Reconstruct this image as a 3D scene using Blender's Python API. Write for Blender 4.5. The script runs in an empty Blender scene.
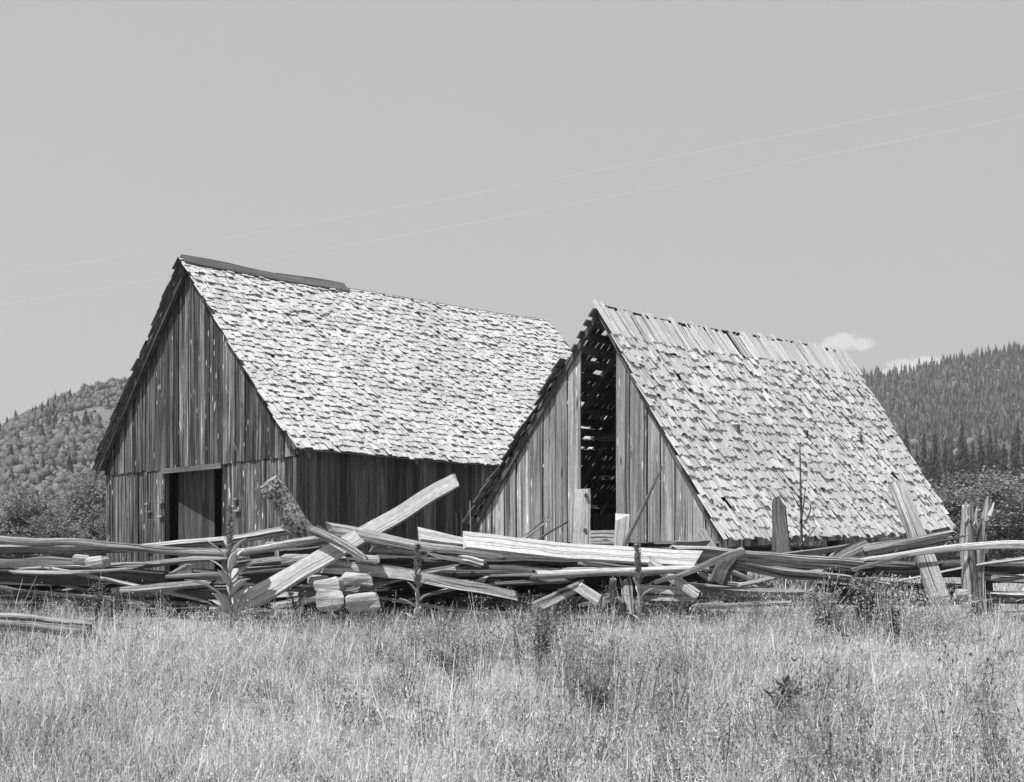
import bpy, math, random
import numpy as np
from mathutils import Vector, Matrix, noise as mnoise

random.seed(11)
rng = np.random.default_rng(5)
R = math.radians
C = bpy.context.scene
col = C.collection
F, CU, HV, CZ = 1400.0, 512.0, 565.0, 1.6       # focal length in px, centre column, horizon row, eye height

def at(u, v, d):
    """a point of the place that stands d metres in front of the eye"""
    return Vector(((u - CU) / F * d, d, CZ + (HV - v) / F * d))

# ------------------------------------------------------------------ mesh builder
class MB:
    def __init__(self):
        self.V, self.F, self.UV, self.T = [], [], [], []
    def face(self, idx, uv, tone):
        self.F.append(tuple(idx)); self.UV.extend(uv); self.T.append(tone)
    def loft(self, rings, tone=None, caps=True):
        if tone is None: tone = random.random()
        n = len(rings[0]); b = len(self.V)
        for r in rings: self.V.extend([tuple(p) for p in r])
        uo, vo = random.random() * 50, random.random() * 50
        per = [0.0]
        big = max(rings, key=lambda r: (Vector(r[0]) - Vector(r[n // 2])).length)
        for i in range(n): per.append(per[-1] + (Vector(big[(i + 1) % n]) - Vector(big[i])).length)
        ln = 0.0
        for k in range(len(rings) - 1):
            l2 = ln + (Vector(rings[k + 1][0]) - Vector(rings[k][0])).length
            for i in range(n):
                j = (i + 1) % n
                a0, a1 = b + k * n + i, b + k * n + j
                self.face((a0, a1, a1 + n, a0 + n),
                          ((uo + per[i], vo + ln), (uo + per[i + 1], vo + ln), (uo + per[i + 1], vo + l2), (uo + per[i], vo + l2)), tone)
            ln = l2
        if caps:
            for k, rv in ((0, True), (len(rings) - 1, False)):
                ids = [b + k * n + i for i in range(n)]
                if rv: ids.reverse()
                o = Vector(self.V[ids[0]])
                self.face(ids, [(uo + (Vector(self.V[q]) - o).x * .4 + (Vector(self.V[q]) - o).y * .4, vo + (Vector(self.V[q]) - o).z * .2) for q in ids], tone)
    def box(self, lo, hi, tone=None, grain='z'):
        (x0, y0, z0), (x1, y1, z1) = lo, hi
        if grain == 'z':
            r = [[(x0, y0, z), (x1, y0, z), (x1, y1, z), (x0, y1, z)] for z in (z0, z1)]
        elif grain == 'x':
            r = [[(x, y0, z0), (x, y1, z0), (x, y1, z1), (x, y0, z1)] for x in (x0, x1)]
        else:
            r = [[(x0, y, z0), (x0, y, z1), (x1, y, z1), (x1, y, z0)] for y in (y0, y1)]
        self.loft(r, tone)
    def build(self, name, mat, parent=None, smooth=False, origin=None):
        me = bpy.data.meshes.new(name)
        V = self.V
        if origin is not None:
            V = [(p[0] - origin[0], p[1] - origin[1], p[2] - origin[2]) for p in V]
        me.from_pydata(V, [], self.F)
        uvl = me.uv_layers.new(name='UVMap')
        uvl.data.foreach_set('uv', np.array(self.UV, dtype=np.float32).ravel())
        at_ = me.attributes.new('tone', 'FLOAT', 'FACE')
        at_.data.foreach_set('value', np.array(self.T, dtype=np.float32))
        if smooth: me.polygons.foreach_set('use_smooth', [True] * len(me.polygons))
        me.materials.append(mat); me.update()
        o = bpy.data.objects.new(name, me); col.objects.link(o)
        if parent is not None: o.parent = parent
        if origin is not None: o.location = origin
        return o

def np_mesh(name, verts, faces, tone, mat, parent=None):
    """verts (n,3); faces: list of (k,m) index arrays with k corners; tone per face"""
    me = bpy.data.meshes.new(name)
    me.vertices.add(len(verts)); me.vertices.foreach_set('co', verts.astype(np.float32).ravel())
    loops = np.concatenate([f.ravel() for f in faces]).astype(np.int32)
    tot = np.concatenate([np.full(len(f), f.shape[1], dtype=np.int32) for f in faces])
    st = np.concatenate([[0], np.cumsum(tot)[:-1]]).astype(np.int32)
    me.loops.add(len(loops)); me.loops.foreach_set('vertex_index', loops)
    me.polygons.add(len(tot)); me.polygons.foreach_set('loop_start', st); me.polygons.foreach_set('loop_total', tot)
    a = me.attributes.new('tone', 'FLOAT', 'FACE'); a.data.foreach_set('value', tone.astype(np.float32))
    me.update(calc_edges=True); me.validate()
    me.materials.append(mat)
    o = bpy.data.objects.new(name, me); col.objects.link(o)
    if parent is not None: o.parent = parent
    return o

def tag(o, label, cat, group=None, kind=None):
    if label: o['label'] = label
    if cat: o['category'] = cat
    if group: o['group'] = group
    if kind: o['kind'] = kind
    return o

def empty(name, loc, rz=0):
    o = bpy.data.objects.new(name, None); col.objects.link(o)
    o.location = loc; o.rotation_euler = (0, 0, rz); o.empty_display_size = .2
    return o

def copy_tree(o, parent=None):
    c = o.copy(); col.objects.link(c); c.parent = parent
    for ch in list(o.children): copy_tree(ch, c)
    return c

# ------------------------------------------------------------------ materials (all grey: the photograph is black and white)
def newmat(name):
    m = bpy.data.materials.new(name); m.use_nodes = True
    nt = m.node_tree; nt.nodes.clear()
    out = nt.nodes.new('ShaderNodeOutputMaterial')
    return m, nt, out

class N:
    def __init__(self, nt): self.nt = nt
    def new(self, t, **kw):
        n = self.nt.nodes.new(t)
        for k, v in kw.items(): setattr(n, k, v)
        return n
    def put(self, s, v):
        if isinstance(v, bpy.types.NodeSocket): self.nt.links.new(v, s)
        elif v is not None: s.default_value = v
    def math(self, op, a, b=None, c=None, clamp=False):
        n = self.new('ShaderNodeMath', operation=op); n.use_clamp = clamp
        for s, v in zip(n.inputs, (a, b, c)): self.put(s, v)
        return n.outputs[0]
    def rng(self, v, a, b, c, d, smooth=False):
        n = self.new('ShaderNodeMapRange'); n.clamp = True
        if smooth: n.interpolation_type = 'SMOOTHSTEP'
        for s, x in zip(n.inputs[:5], (v, a, b, c, d)): self.put(s, x)
        return n.outputs[0]
    def attr(self, name):
        return self.new('ShaderNodeAttribute', attribute_name=name).outputs['Fac']
    def noise(self, vec, scale, detail=4, rough=.6, dist=0):
        n = self.new('ShaderNodeTexNoise'); self.put(n.inputs['Vector'], vec)
        n.inputs['Scale'].default_value = scale; n.inputs['Detail'].default_value = detail
        n.inputs['Roughness'].default_value = rough; n.inputs['Distortion'].default_value = dist
        return n.outputs['Fac']
    def map(self, vec, sc):
        n = self.new('ShaderNodeMapping'); self.put(n.inputs['Vector'], vec); n.inputs['Scale'].default_value = sc
        return n.outputs[0]
    def bsdf(self, out, value, rough=.9, bump=None, strength=.5, dist=.01):
        b = self.new('ShaderNodeBsdfPrincipled')
        self.put(b.inputs['Base Color'], value) if not isinstance(value, float) else self.put(b.inputs['Base Color'], (value, value, value, 1))
        b.inputs['Roughness'].default_value = rough
        b.inputs['Specular IOR Level'].default_value = .25
        if bump is not None:
            bp = self.new('ShaderNodeBump'); bp.inputs['Strength'].default_value = strength
            bp.inputs['Distance'].default_value = dist
            self.nt.links.new(bump, bp.inputs['Height']); self.nt.links.new(bp.outputs[0], b.inputs['Normal'])
        self.nt.links.new(b.outputs[0], out.inputs[0])
        return b

def wood(name, dark, light, gx=28, gy=1.2, tone=(.7, 1.25), knots=0.0, pale_flecks=0.0, cracks=.5, stain=.4, bump=.5, warp=.10, patch=0, band=(.32, .68)):
    m, nt, out = newmat(name); n = N(nt)
    uv = n.new('ShaderNodeUVMap', uv_map='UVMap').outputs[0]
    wv = n.new('ShaderNodeTexNoise'); n.put(wv.inputs['Vector'], n.map(uv, (3.5, 1.6, 1))); wv.inputs['Scale'].default_value = 1; wv.inputs['Detail'].default_value = 3
    cb = n.new('ShaderNodeCombineXYZ'); n.put(cb.inputs[0], n.math('MULTIPLY', n.math('SUBTRACT', wv.outputs['Fac'], .5), warp))
    va = n.new('ShaderNodeVectorMath', operation='ADD'); n.put(va.inputs[0], uv); n.put(va.inputs[1], cb.outputs[0]); uv = va.outputs[0]
    t = n.attr('tone')
    g1 = n.noise(n.map(uv, (gx, gy, 1)), 1, 5, .65, .3)
    g2 = n.noise(n.map(uv, (gx * 3.2, gy * 2.2, 1)), 1, 3, .6)
    st = n.noise(n.map(uv, (5, .55, 1)), 1, 4, .6, .5)
    v = n.math('ADD', n.math('MULTIPLY', g1, .65), n.math('MULTIPLY', g2, .35))
    v = n.rng(v, band[0], band[1], dark, light)
    v = n.math('MULTIPLY', v, n.rng(st, .3, .7, 1 - stain, 1 + stain * .6))
    v = n.math('MULTIPLY', v, n.rng(t, 0, 1, tone[0], tone[1]))
    v = n.math('MULTIPLY', v, n.rng(n.noise(n.map(uv, (40, 12, 1)), 1, 4, .7), .3, .7, .72, 1.2))
    if patch > 0:                                            # broad weather stains and lichen across the whole slope
        oc = n.new('ShaderNodeTexCoord').outputs['Object']
        v = n.math('MULTIPLY', v, n.rng(n.noise(n.map(oc, (1, .6, .5)), .9, 5, .62), .38, .6, 1 - patch, 1.06))
    h = g1
    if cracks > 0:
        ck = n.noise(n.map(uv, (gx * 1.4, gy * .35, 1)), 1, 2, .5, .8)
        c = n.rng(ck, .36, .42, 1 - cracks, 1)
        v = n.math('MULTIPLY', v, c); h = n.math('ADD', h, n.math('MULTIPLY', c, .8))
    if knots > 0:
        vo = n.new('ShaderNodeTexVoronoi'); n.put(vo.inputs['Vector'], n.map(uv, (3.3, 1.15, 1))); vo.inputs['Scale'].default_value = 1
        vo.inputs['Randomness'].default_value = 1
        d = vo.outputs['Distance']
        ring = n.rng(d, .05, .14, 1 - knots, 1, True)
        v = n.math('MULTIPLY', v, ring)
    if pale_flecks > 0:                                  # pale flecks scattered in patches over the boards
        vo = n.new('ShaderNodeTexVoronoi'); n.put(vo.inputs['Vector'], n.map(uv, (9, 2.1, 1))); vo.inputs['Scale'].default_value = 1
        fl = n.rng(vo.outputs['Distance'], .10, .19, 1, 0)
        pick = n.rng(n.noise(n.map(uv, (2.2, .5, 1)), 1, 2), .46, .54, 0, 1)
        f = n.math('MULTIPLY', n.math('MULTIPLY', fl, pick), pale_flecks)
        v = n.math('ADD', v, f)
    n.bsdf(out, v, .9, h, bump, .012)
    return m

M = {}
M['barn_boards'] = wood('dark_barn_boards', .01, .31, 15, .4, (.25, 1.6), 0.8, .6, .85, .8, .9, .05, 0, (.40, .66))
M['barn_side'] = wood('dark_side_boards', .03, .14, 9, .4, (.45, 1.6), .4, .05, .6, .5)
M['shed_boards'] = wood('grey_shed_boards', .15, .44, 11, .45, (.72, 1.25), .8, .4, .7, .45, .8, .05, 0, (.36, .64))
M['shakes'] = wood('weathered_roof_shakes', .45, .75, 26, 1.6, (.86, 1.1), 0, 0, .5, .2, .5, .1, .08)
M['shakes2'] = wood('split_roof_shakes', .47, .80, 22, 1.3, (.84, 1.1), 0, 0, .55, .2, .6, .1, .07)
M['shakes_shaded'] = wood('shaded_slope_shakes', .06, .18, 22, 1.3, (.7, 1.3), 0, 0, .5, .3, .5)  # left slopes: shade of the roof overhang put into the colour
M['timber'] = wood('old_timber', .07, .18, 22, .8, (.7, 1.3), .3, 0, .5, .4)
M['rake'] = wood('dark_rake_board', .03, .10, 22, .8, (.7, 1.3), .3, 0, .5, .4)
M['cap'] = wood('ridge_cap_board', .06, .20, 22, .7, (.8, 1.2), 0, 0, .4, .35)
M['rail'] = wood('weathered_rail', .11, .62, 24, .8, (.65, 1.25), .45, 0, .85, .5, 1.0, .1, 0, (.37, .64))
M['rail_dark'] = wood('rotten_shaded_rail', .05, .24, 24, .8, (.6, 1.3), .3, 0, .75, .5, 1.0)  # rotten pieces; for logs in the fence gaps, shade put into the colour
M['rail_shaded'] = wood('shaded_filler_rail', .03, .12, 24, .8, (.6, 1.3), .3, 0, .7, .5, 1.0)  # buried fillers: the dark shade inside the pile is painted into the wood
M['bleached'] = wood('bleached_slab', .40, .68, 22, .5, (.88, 1.1), .15, 0, .5, .18, .8)
M['post'] = wood('grey_post', .18, .66, 24, .7, (.8, 1.15), .55, .12, .8, .45, 1.0, .1, 0, (.37, .64))

def m_simple(name, lo, hi, scale=6, detail=5, rough=.95, bump=.6, dist=.03, vec='Object', stretch=(1, 1, 1), thr=(.3, .7)):
    m, nt, out = newmat(name); n = N(nt)
    tc = n.new('ShaderNodeTexCoord').outputs[vec]
    f = n.noise(n.map(tc, stretch), scale, detail, .65)
    n.bsdf(out, n.rng(f, thr[0], thr[1], lo, hi), rough, f, bump, dist)
    return m
M['bark'] = m_simple('mottled_bark', .05, .5, 26, 6, .95, 1.0, .02, thr=(.40, .62))
M['stone'] = m_simple('pale_stone', .2, .45, 7, 6, .95, .8, .03)
M['chunk'] = m_simple('pale_broken_wood', .26, .55, 9, 6, .95, .9, .03, stretch=(.4, 2, 3))
M['soil'] = m_simple('dry_ground', .16, .36, 2.5, 8, 1, .6, .05)
M['wire'] = m_simple('wire_metal', .74, .8, 5, 2, .6, 0, .01)
M['iron'] = m_simple('rusty_iron', .05, .12, 30, 3, .8, .3, .005)

def foliage(name, lo, hi, transl=.3):
    m, nt, out = newmat(name); n = N(nt)
    v = n.rng(n.attr('tone'), 0, 1, lo, hi)
    d = n.new('ShaderNodeBsdfDiffuse'); n.put(d.inputs[0], v)
    t = n.new('ShaderNodeBsdfTranslucent'); n.put(t.inputs[0], v)
    mx = n.new('ShaderNodeMixShader'); mx.inputs[0].default_value = transl
    nt.links.new(d.outputs[0], mx.inputs[1]); nt.links.new(t.outputs[0], mx.inputs[2]); nt.links.new(mx.outputs[0], out.inputs[0])
    return m
M['grass'] = foliage('dry_grass', .24, .84, .3)
M['weed'] = foliage('green_weed', .09, .26, .3)
M['mullein'] = foliage('woolly_mullein_leaf', .42, .62, .2)
M['mullein_dark'] = foliage('mullein_spike', .16, .5, .15)
M['conifer'] = foliage('conifer_needles', .02, .075, .15)
M['forest'] = foliage('far_forest', .07, .22, .15)  # paler than the near conifers: distance haze put into the colour
M['brush'] = foliage('hillside_brush', .09, .24, .2)
M['bush'] = foliage('broadleaf_foliage', .10, .31, .3)
M['trunk'] = m_simple('tree_bark', .06, .16, 12, 4, .95, .8, .03)

def hill_mat(name, lo, hi, sc):
    m, nt, out = newmat(name); n = N(nt)
    p = n.new('ShaderNodeNewGeometry').outputs['Position']
    a = n.noise(p, sc, 6, .7); b = n.noise(p, sc * 12, 4, .7)
    n.bsdf(out, n.rng(n.math('ADD', n.math('MULTIPLY', a, .55), n.math('MULTIPLY', b, .45)), .38, .62, lo, hi), 1.0)
    return m
M['hill_brush'] = hill_mat('brushy_hill', .07, .2, .05)
M['hill_wood'] = hill_mat('wooded_hill', .06, .14, .012)

# ------------------------------------------------------------------ ground
PY = [-60, 0, 6.5, 8.2, 10, 12.5, 15, 16.5, 18, 30, 60, 4000]
PZ = [0, 0, .12, .33, .42, .64, .90, 1.03, 1.12, 1.18, 1.25, 1.25]
def ground(x, y):
    z = np.interp(y, PY, PZ)
    z = z + .04 * np.sin(x * .9 + y * .4) * np.exp(-((np.asarray(y) - 12) / 9.) ** 2) + .03 * np.sin(x * 2.3 - y * 1.7 + 1) * np.exp(-((np.asarray(y) - 12) / 8.) ** 2)
    return z

ys = np.unique(np.concatenate([np.linspace(-60, 4, 12), np.linspace(4, 24, 81), np.linspace(24, 70, 30), np.geomspace(70, 2250, 24)]))
xs = np.unique(np.concatenate([-np.geomspace(14, 1750, 22)[::-1], np.linspace(-14, 14, 90), np.geomspace(14, 1750, 22)]))
X, Y = np.meshgrid(xs, ys); Z = ground(X, Y)
gv = np.stack([X, Y, Z], -1).reshape(-1, 3); nx_ = len(xs)
i, j = np.meshgrid(np.arange(len(ys) - 1), np.arange(nx_ - 1), indexing='ij')
a = (i * nx_ + j).ravel(); gf = np.stack([a, a + 1, a + 1 + nx_, a + nx_], -1)
g = np_mesh('ground', gv, [gf], np.full(len(gf), .5), M['soil']); tag(g, None, None, kind='structure')
g['label'] = 'dry grassy bank rising to the fallen fence'

# ------------------------------------------------------------------ sweeps for rails, boards, logs
def frame(t):
    if abs(t.z) > .8:
        b = Vector((1, 0, 0)); b = (b - t * b.dot(t)).normalized()
    else:
        b = Vector((0, 0, 1)); b = (b - t * b.dot(t)).normalized()
    return b, t.cross(b)

def profile(kind, w, t):
    if kind == 'slab':
        return [(-w / 2, -t / 2), (-w / 2, t * .5), (w / 2, t / 2), (w / 2, -t / 2)]
    if kind == 'round':
        k = 9; return [(w / 2 * math.cos(2 * math.pi * i / k), t / 2 * math.sin(2 * math.pi * i / k)) for i in range(k)]
    if kind == 'wedge':                                      # split face looks down, narrow weathered top edge
        j = lambda a: a * random.uniform(.85, 1.15)
        return [(j(-.42) * w, -.5 * t), (-.5 * w, j(-.1) * t), (j(.27) * w, .5 * t), (.5 * w, j(-.3) * t)]
    k = 7; pr = []
    for q in range(k):                                   # split: wedge-like, uneven
        an = 2 * math.pi * (q + random.uniform(-.25, .25)) / k
        r = random.uniform(.68, 1.18)
        pr.append((w / 2 * r * math.cos(an), t / 2 * r * math.sin(an)))
    return pr

def sweep(mb, pts, w, t, kind='split', roll=0, taper=(1, 1), jit=.10, ragged=.07, seg=None, tone=None, bow=0):
    pts = [Vector(p) for p in pts]
    L = sum((pts[k + 1] - pts[k]).length for k in range(len(pts) - 1))
    seg = seg or max(5, int(L / .14))
    # resample (smoothly) along the polyline
    cum = [0]
    for k in range(len(pts) - 1): cum.append(cum[-1] + (pts[k + 1] - pts[k]).length)
    def P(s):
        s = max(0, min(L, s))
        for k in range(len(pts) - 1):
            if s <= cum[k + 1] + 1e-9:
                return pts[k].lerp(pts[k + 1], (s - cum[k]) / max(1e-9, cum[k + 1] - cum[k]))
        return pts[-1]
    sm = L / seg * 1.2 if len(pts) > 2 else 0
    path = []
    for k in range(seg + 1):
        s = L * k / seg
        p = P(s) if sm == 0 or k in (0, seg) else (P(s - sm) + P(s) * 2 + P(s + sm)) / 4
        p = p + Vector((0, 0, bow * math.sin(math.pi * k / seg)))
        path.append(p)
    pr = profile(kind, w, t)
    wander = 0 if jit < .01 else .12 if (kind == 'slab' or jit <= .05) else .28
    n = len(pr); sc = [1.0] * n; rings = []
    cr, sr = math.cos(roll), math.sin(roll)
    r1 = [random.uniform(-1, 1) * ragged for _ in range(n)]; r0 = [random.uniform(-1, 1) * ragged for _ in range(n)]
    ph = random.random() * 100
    for k, p in enumerate(path):
        tg = (path[min(seg, k + 1)] - path[max(0, k - 1)]).normalized()
        b, s = frame(tg)
        p = p + (b * mnoise.noise(Vector((k * .22, ph, 1))) + s * mnoise.noise(Vector((k * .22, ph, 9)))) * w * wander
        f = k / seg; tp = taper[0] + (taper[1] - taper[0]) * f
        ring = []
        for q, (h, d) in enumerate(pr):
            nz = mnoise.noise(Vector((k * .34 + ph, (q // 2 if kind == 'slab' else q) * 3.1, ph * .37))) + .45 * mnoise.noise(Vector((k * 1.7 + ph, (q // 2 if kind == 'slab' else q) * 5.3, ph)))
            m_ = tp * (1 + jit * 1.6 * nz)
            h2, d2 = h * m_, d * m_
            hh, dd = h2 * cr + d2 * sr, d2 * cr - h2 * sr
            off = tg * (r0[q] if k == 0 else r1[q] if k == seg else 0)
            ring.append(p + b * hh + s * dd + off)
        rings.append(ring)
    mb.loft(rings, tone)
    return path

def single(name, label, cat, pts, w, t, mat, kind='split', group=None, smooth=None, **kw):
    mb = MB(); sweep(mb, pts, w, t, kind, **kw)
    o0 = sum((Vector(p) for p in pts), Vector()) / len(pts)
    o = mb.build(name, M[mat], None, smooth=(kind == 'round') if smooth is None else smooth, origin=o0)
    return tag(o, label, cat, group)

# ------------------------------------------------------------------ barns
def shakes(mb, ridge, eave, length, y0, expo, rise, wr=(.09, .2), gap=(.004, .014), cover=2.1, missing=.02, slip=.05, lift=.02, top=None, thick=(.016, .03), sag=None, skip=None, flat=.024):
    """rows of split shakes over the slope from ridge (x,z) to eave (x,z)"""
    r, e = Vector((ridge[0], 0, ridge[1])), Vector((eave[0], 0, eave[1]))
    S = (e - r).length; dn = (e - r) / S
    nm = Vector((-dn.z, 0, dn.x)) if dn.x < 0 else Vector((-dn.z, 0, dn.x))
    if nm.z < 0: nm = -nm
    def pt(s, y, h):
        p = r + dn * s + nm * h
        z = p.z + rise(y) + (sag(s / S, y / length) if sag else 0)
        return Vector((p.x, y0 + y, z))
    rows = int(S / expo) + 1
    for k in range(rows):
        sb = S + .05 - k * expo
        is_top = top is not None and sb < top + expo * .5
        y = -random.uniform(0, .12)
        while y < length - .03:
            w = random.uniform(*wr); 
            if is_top: w *= random.uniform(.5, 1.1)
            g_ = random.uniform(*gap)
            yc = y + w / 2; y += w + g_
            if random.random() < missing or (skip and skip(sb / S, yc / length)): continue
            ln = expo * cover * random.uniform(.9, 1.1)
            b = sb + (random.uniform(-.3, .3) * slip + (random.uniform(0, 1) ** 6) * slip * 2.2) * (.35 if k == 0 else 1)
            tp = b - ln
            if is_top or tp < -.03: tp = random.uniform(-.12, .07) if is_top else -.03
            if b - tp < .08: continue
            th = random.uniform(*thick)
            lf = lift * random.random() ** 3 * 2.2
            hb = .010 + flat + lf; ht = .006
            rot = random.gauss(0, .012) + (random.gauss(0, .06) if random.random() < .06 else 0)
            tilt = random.gauss(0, .0035)
            hw = w / 2
            def q(s, side, h):
                return pt(s, yc + side * hw + rot * (s - b), h + side * tilt)
            e1, e2 = random.gauss(0, .012), random.gauss(0, .012)
            sm = (b + tp) / 2; hm = (hb + ht) / 2 - lf * .25
            rings = [[q(tp, -1, ht), q(tp, 1, ht), q(tp, 1, ht + .008), q(tp, -1, ht + .008)],
                     [q(sm, -1, hm), q(sm, 1, hm), q(sm, 1, hm + th * .7), q(sm, -1, hm + th * .7)],
                     [q(b + e1, -1, hb), q(b + e2, 1, hb), q(b + e2, 1, hb + th), q(b + e1, -1, hb + th)]]
            mb.loft(rings, random.random())
        if is_top: break

def deck(mb, ridge, eave, length, y0, rise, off=-.03, th=.03, sag=None):
    r, e = Vector((ridge[0], 0, ridge[1])), Vector((eave[0], 0, eave[1]))
    dn = (e - r).normalized(); nm = Vector((-dn.z, 0, dn.x))
    if nm.z < 0: nm = -nm
    S = (e - r).length; n = max(8, int(S / .18))
    for k in range(n):
        s0, s1 = S * k / n, S * (k + .96) / n
        j = random.uniform(-.03, .03)
        rings = []
        for y in np.linspace(j, length + random.uniform(-.03, .03), 9):
            def p(s, h):
                v = r + dn * s + nm * h
                return (v.x, y0 + y, v.z + rise(y) + (sag(s / S, y / length) if sag else 0))
            rings.append([p(s0, off), p(s1, off), p(s1, off - th), p(s0, off - th)])
        mb.loft(rings)

def boards(mb, x0, x1, base, top, y, th=.026, bw=(.2, .3), gap=(.002, .012), basejit=.02, out=.008, topjit=0.0):
    """vertical boards from x0 to x1 (local), base and top are functions of x"""
    x = x0
    while x < x1 - .03:
        w = min(random.uniform(*bw), x1 - x)
        a_, b_ = x, x + w - random.uniform(*gap)
        if x1 - b_ < .06: b_ = x1
        yo = y + random.uniform(-out, out)
        tw = random.uniform(-out, out) * .5
        za = base(a_) + random.uniform(-1, 1) * basejit; zb = za + random.uniform(-.01, .01)
        tj = -random.random() * topjit
        ta, tb = top(a_) + tj, top(b_) + tj
        if max(ta - za, tb - zb) > .05:
            rings = []
            for f in (0, .33, .66, 1):
                wob = random.gauss(0, .003)
                A, B = za + (ta - za) * f, zb + (tb - zb) * f
                rings.append([(a_ + wob, yo - tw, A), (b_ + wob, yo + tw, B), (b_ + wob, yo + th + tw, B), (a_ + wob, yo + th - tw, A)])
            mb.loft(rings)
        x = b_ + random.uniform(*gap)
        if x1 - x < .05: break

# ---- big barn ------------------------------------------------------------
def big_barn():
    ang = math.atan2(-.73, .684)
    gz = 1.15
    base = empty('barn', (-7.58, 33.18, gz), ang)
    tag(base, 'larger dark board barn on the left with open doorway and intact shingled roof', 'barn')
    W, L = 4.35, 11.5
    c = CZ - gz                                            # eye height above the barn's foot
    ez, rz_ = 2.50 + c, 7.24 + c                           # roof surface at the eave and at the ridge
    EX = 4.68
    sl = (rz_ - ez) / EX
    rise = lambda y: 0.0
    sag = lambda s, f: -.07 * math.sin(math.pi * min(1, max(0, f))) * (1 - .4 * s) - .02 * math.sin(9 * f + 4 * s)
    under = lambda x: rz_ - abs(x) * sl - .14
    loft = 2.35 + c
    # front gable: upper tier of boards, then the lower tier either side of the doorway
    m = MB(); boards(m, -W, W, lambda x: loft - .02, under, -.035, bw=(.13, .27), out=.014, gap=(.004, .022)); m.build('gable_boards', M['barn_boards'], base)
    d0, d1, dt = -1.28, 1.33, 2.24 + c
    m = MB()
    boards(m, -W, d0, lambda x: -.1, lambda x: loft + .03, .0, bw=(.17, .30), out=.014, gap=(.004, .022))
    boards(m, d1, W - .1, lambda x: -.1, lambda x: loft + .03, .0, bw=(.17, .30), out=.014, gap=(.004, .022))
    boards(m, d0, d1, lambda x: dt, lambda x: loft + .03, .0)
    m.build('front_boards', M['barn_boards'], base)
    m = MB(); m.box((W - .12, -.03, -.1), (W + .012, .05, loft - .03)); m.build('corner_board', M['cap'], base)
    # long sides and the back
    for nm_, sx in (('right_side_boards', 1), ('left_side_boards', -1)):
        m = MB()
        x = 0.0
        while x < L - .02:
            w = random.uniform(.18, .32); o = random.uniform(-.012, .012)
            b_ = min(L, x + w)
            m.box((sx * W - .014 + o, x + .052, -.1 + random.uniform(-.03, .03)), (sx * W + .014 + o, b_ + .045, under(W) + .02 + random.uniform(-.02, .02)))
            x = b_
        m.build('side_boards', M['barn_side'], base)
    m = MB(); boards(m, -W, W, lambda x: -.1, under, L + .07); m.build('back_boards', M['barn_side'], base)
    # doorway: lintel, jambs and the inner leaf standing ajar just inside
    m = MB(); m.box((d0 - .08, -.075, dt - .02), (d1 + .06, -.052, dt + .10), grain='x'); m.build('lintel', M['timber'], base)
    for x in (d0 - .10, d1 - .02):
        m = MB(); m.box((x, .04, -.1), (x + .11, .12, dt)); m.build('door_jamb', M['timber'], base)
    m = MB()
    for k in range(6):
        f0, f1 = k / 6, (k + .97) / 6
        xa, xb = d0 + .12 + 1.18 * f0, d0 + .12 + 1.18 * f1
        ya, yb = .30 + .30 * f0, .30 + .30 * f1
        rings = [[(xa, ya, z), (xb, yb, z), (xb - .01, yb + .03, z), (xa - .01, ya + .03, z)] for z in (.0, dt + .1)]
        m.loft(rings)
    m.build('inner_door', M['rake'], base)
    # cleats nailed beside the doorway
    for u, z in ((-2.15, 1.95), (-2.12, 1.74), (-1.52, 1.62), (-1.5, .92), (-2.1, .8), (-1.5, 1.95), (1.9, 1.92), (1.92, 1.66)):
        m = MB(); m.box((u, -.085, z + c - .45), (u + random.uniform(.16, .24), -.02, z + c - .41), grain='x'); m.build('cleat', M['rail'], base)
    # posts and beams inside
    for x, y in ((-W + .15, .2), (W - .2, .2), (-W + .15, 6), (W - .2, 6), (-1.4, 4), (1.4, 4), (-1.4, 8), (1.4, 8)):
        m = MB(); m.box((x - .08, y - .0, -.1), (x + .08, y + .16, under(x) - .02)); m.build('inner_post', M['timber'], base)
    # roof
    of = .24
    for sx in (1, -1):
        EX = 4.68 if sx > 0 else 4.52
        m = MB(); deck(m, (0, rz_ - .02), (sx * EX, ez - .02), L + of + .2, -of, rise, -.05, .03, sag)
        d = m.build('roof_slope', M['timber'], base)
        m = MB(); shakes(m, (0, rz_ - .03), (sx * EX, ez - .03), L + of + .22, -of - .02, .195, rise, (.07, .18), (.004, .020), 2.1, .012, .09, .022, sag=sag, thick=(.010, .024), flat=.018)
        m.build('shingles', M['shakes'] if sx > 0 else M['shakes_shaded'], d)
        m = MB()                                            # rake board under the front overhang; its dark tone carries the overhang's shade
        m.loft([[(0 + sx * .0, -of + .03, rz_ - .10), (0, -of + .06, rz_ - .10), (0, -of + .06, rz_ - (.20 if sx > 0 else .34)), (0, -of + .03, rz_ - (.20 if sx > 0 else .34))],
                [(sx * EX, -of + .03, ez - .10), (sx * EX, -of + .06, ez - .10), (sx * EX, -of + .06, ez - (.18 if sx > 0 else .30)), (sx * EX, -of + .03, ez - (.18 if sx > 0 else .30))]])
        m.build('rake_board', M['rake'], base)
        for k in range(9):
            y = .10 + k * 1.48
            m = MB(); x1, z1 = sx * (EX - .05), ez - .09
            m.loft([[(sx * .02, y, rz_ - .13), (sx * .02, y + .05, rz_ - .13), (sx * .02, y + .05, rz_ - .27), (sx * .02, y, rz_ - .27)],
                    [(x1, y, z1), (x1, y + .05, z1), (x1, y + .05, z1 - .12), (x1, y, z1 - .12)]])
            m.build('rafter', M['timber'], base)
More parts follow.
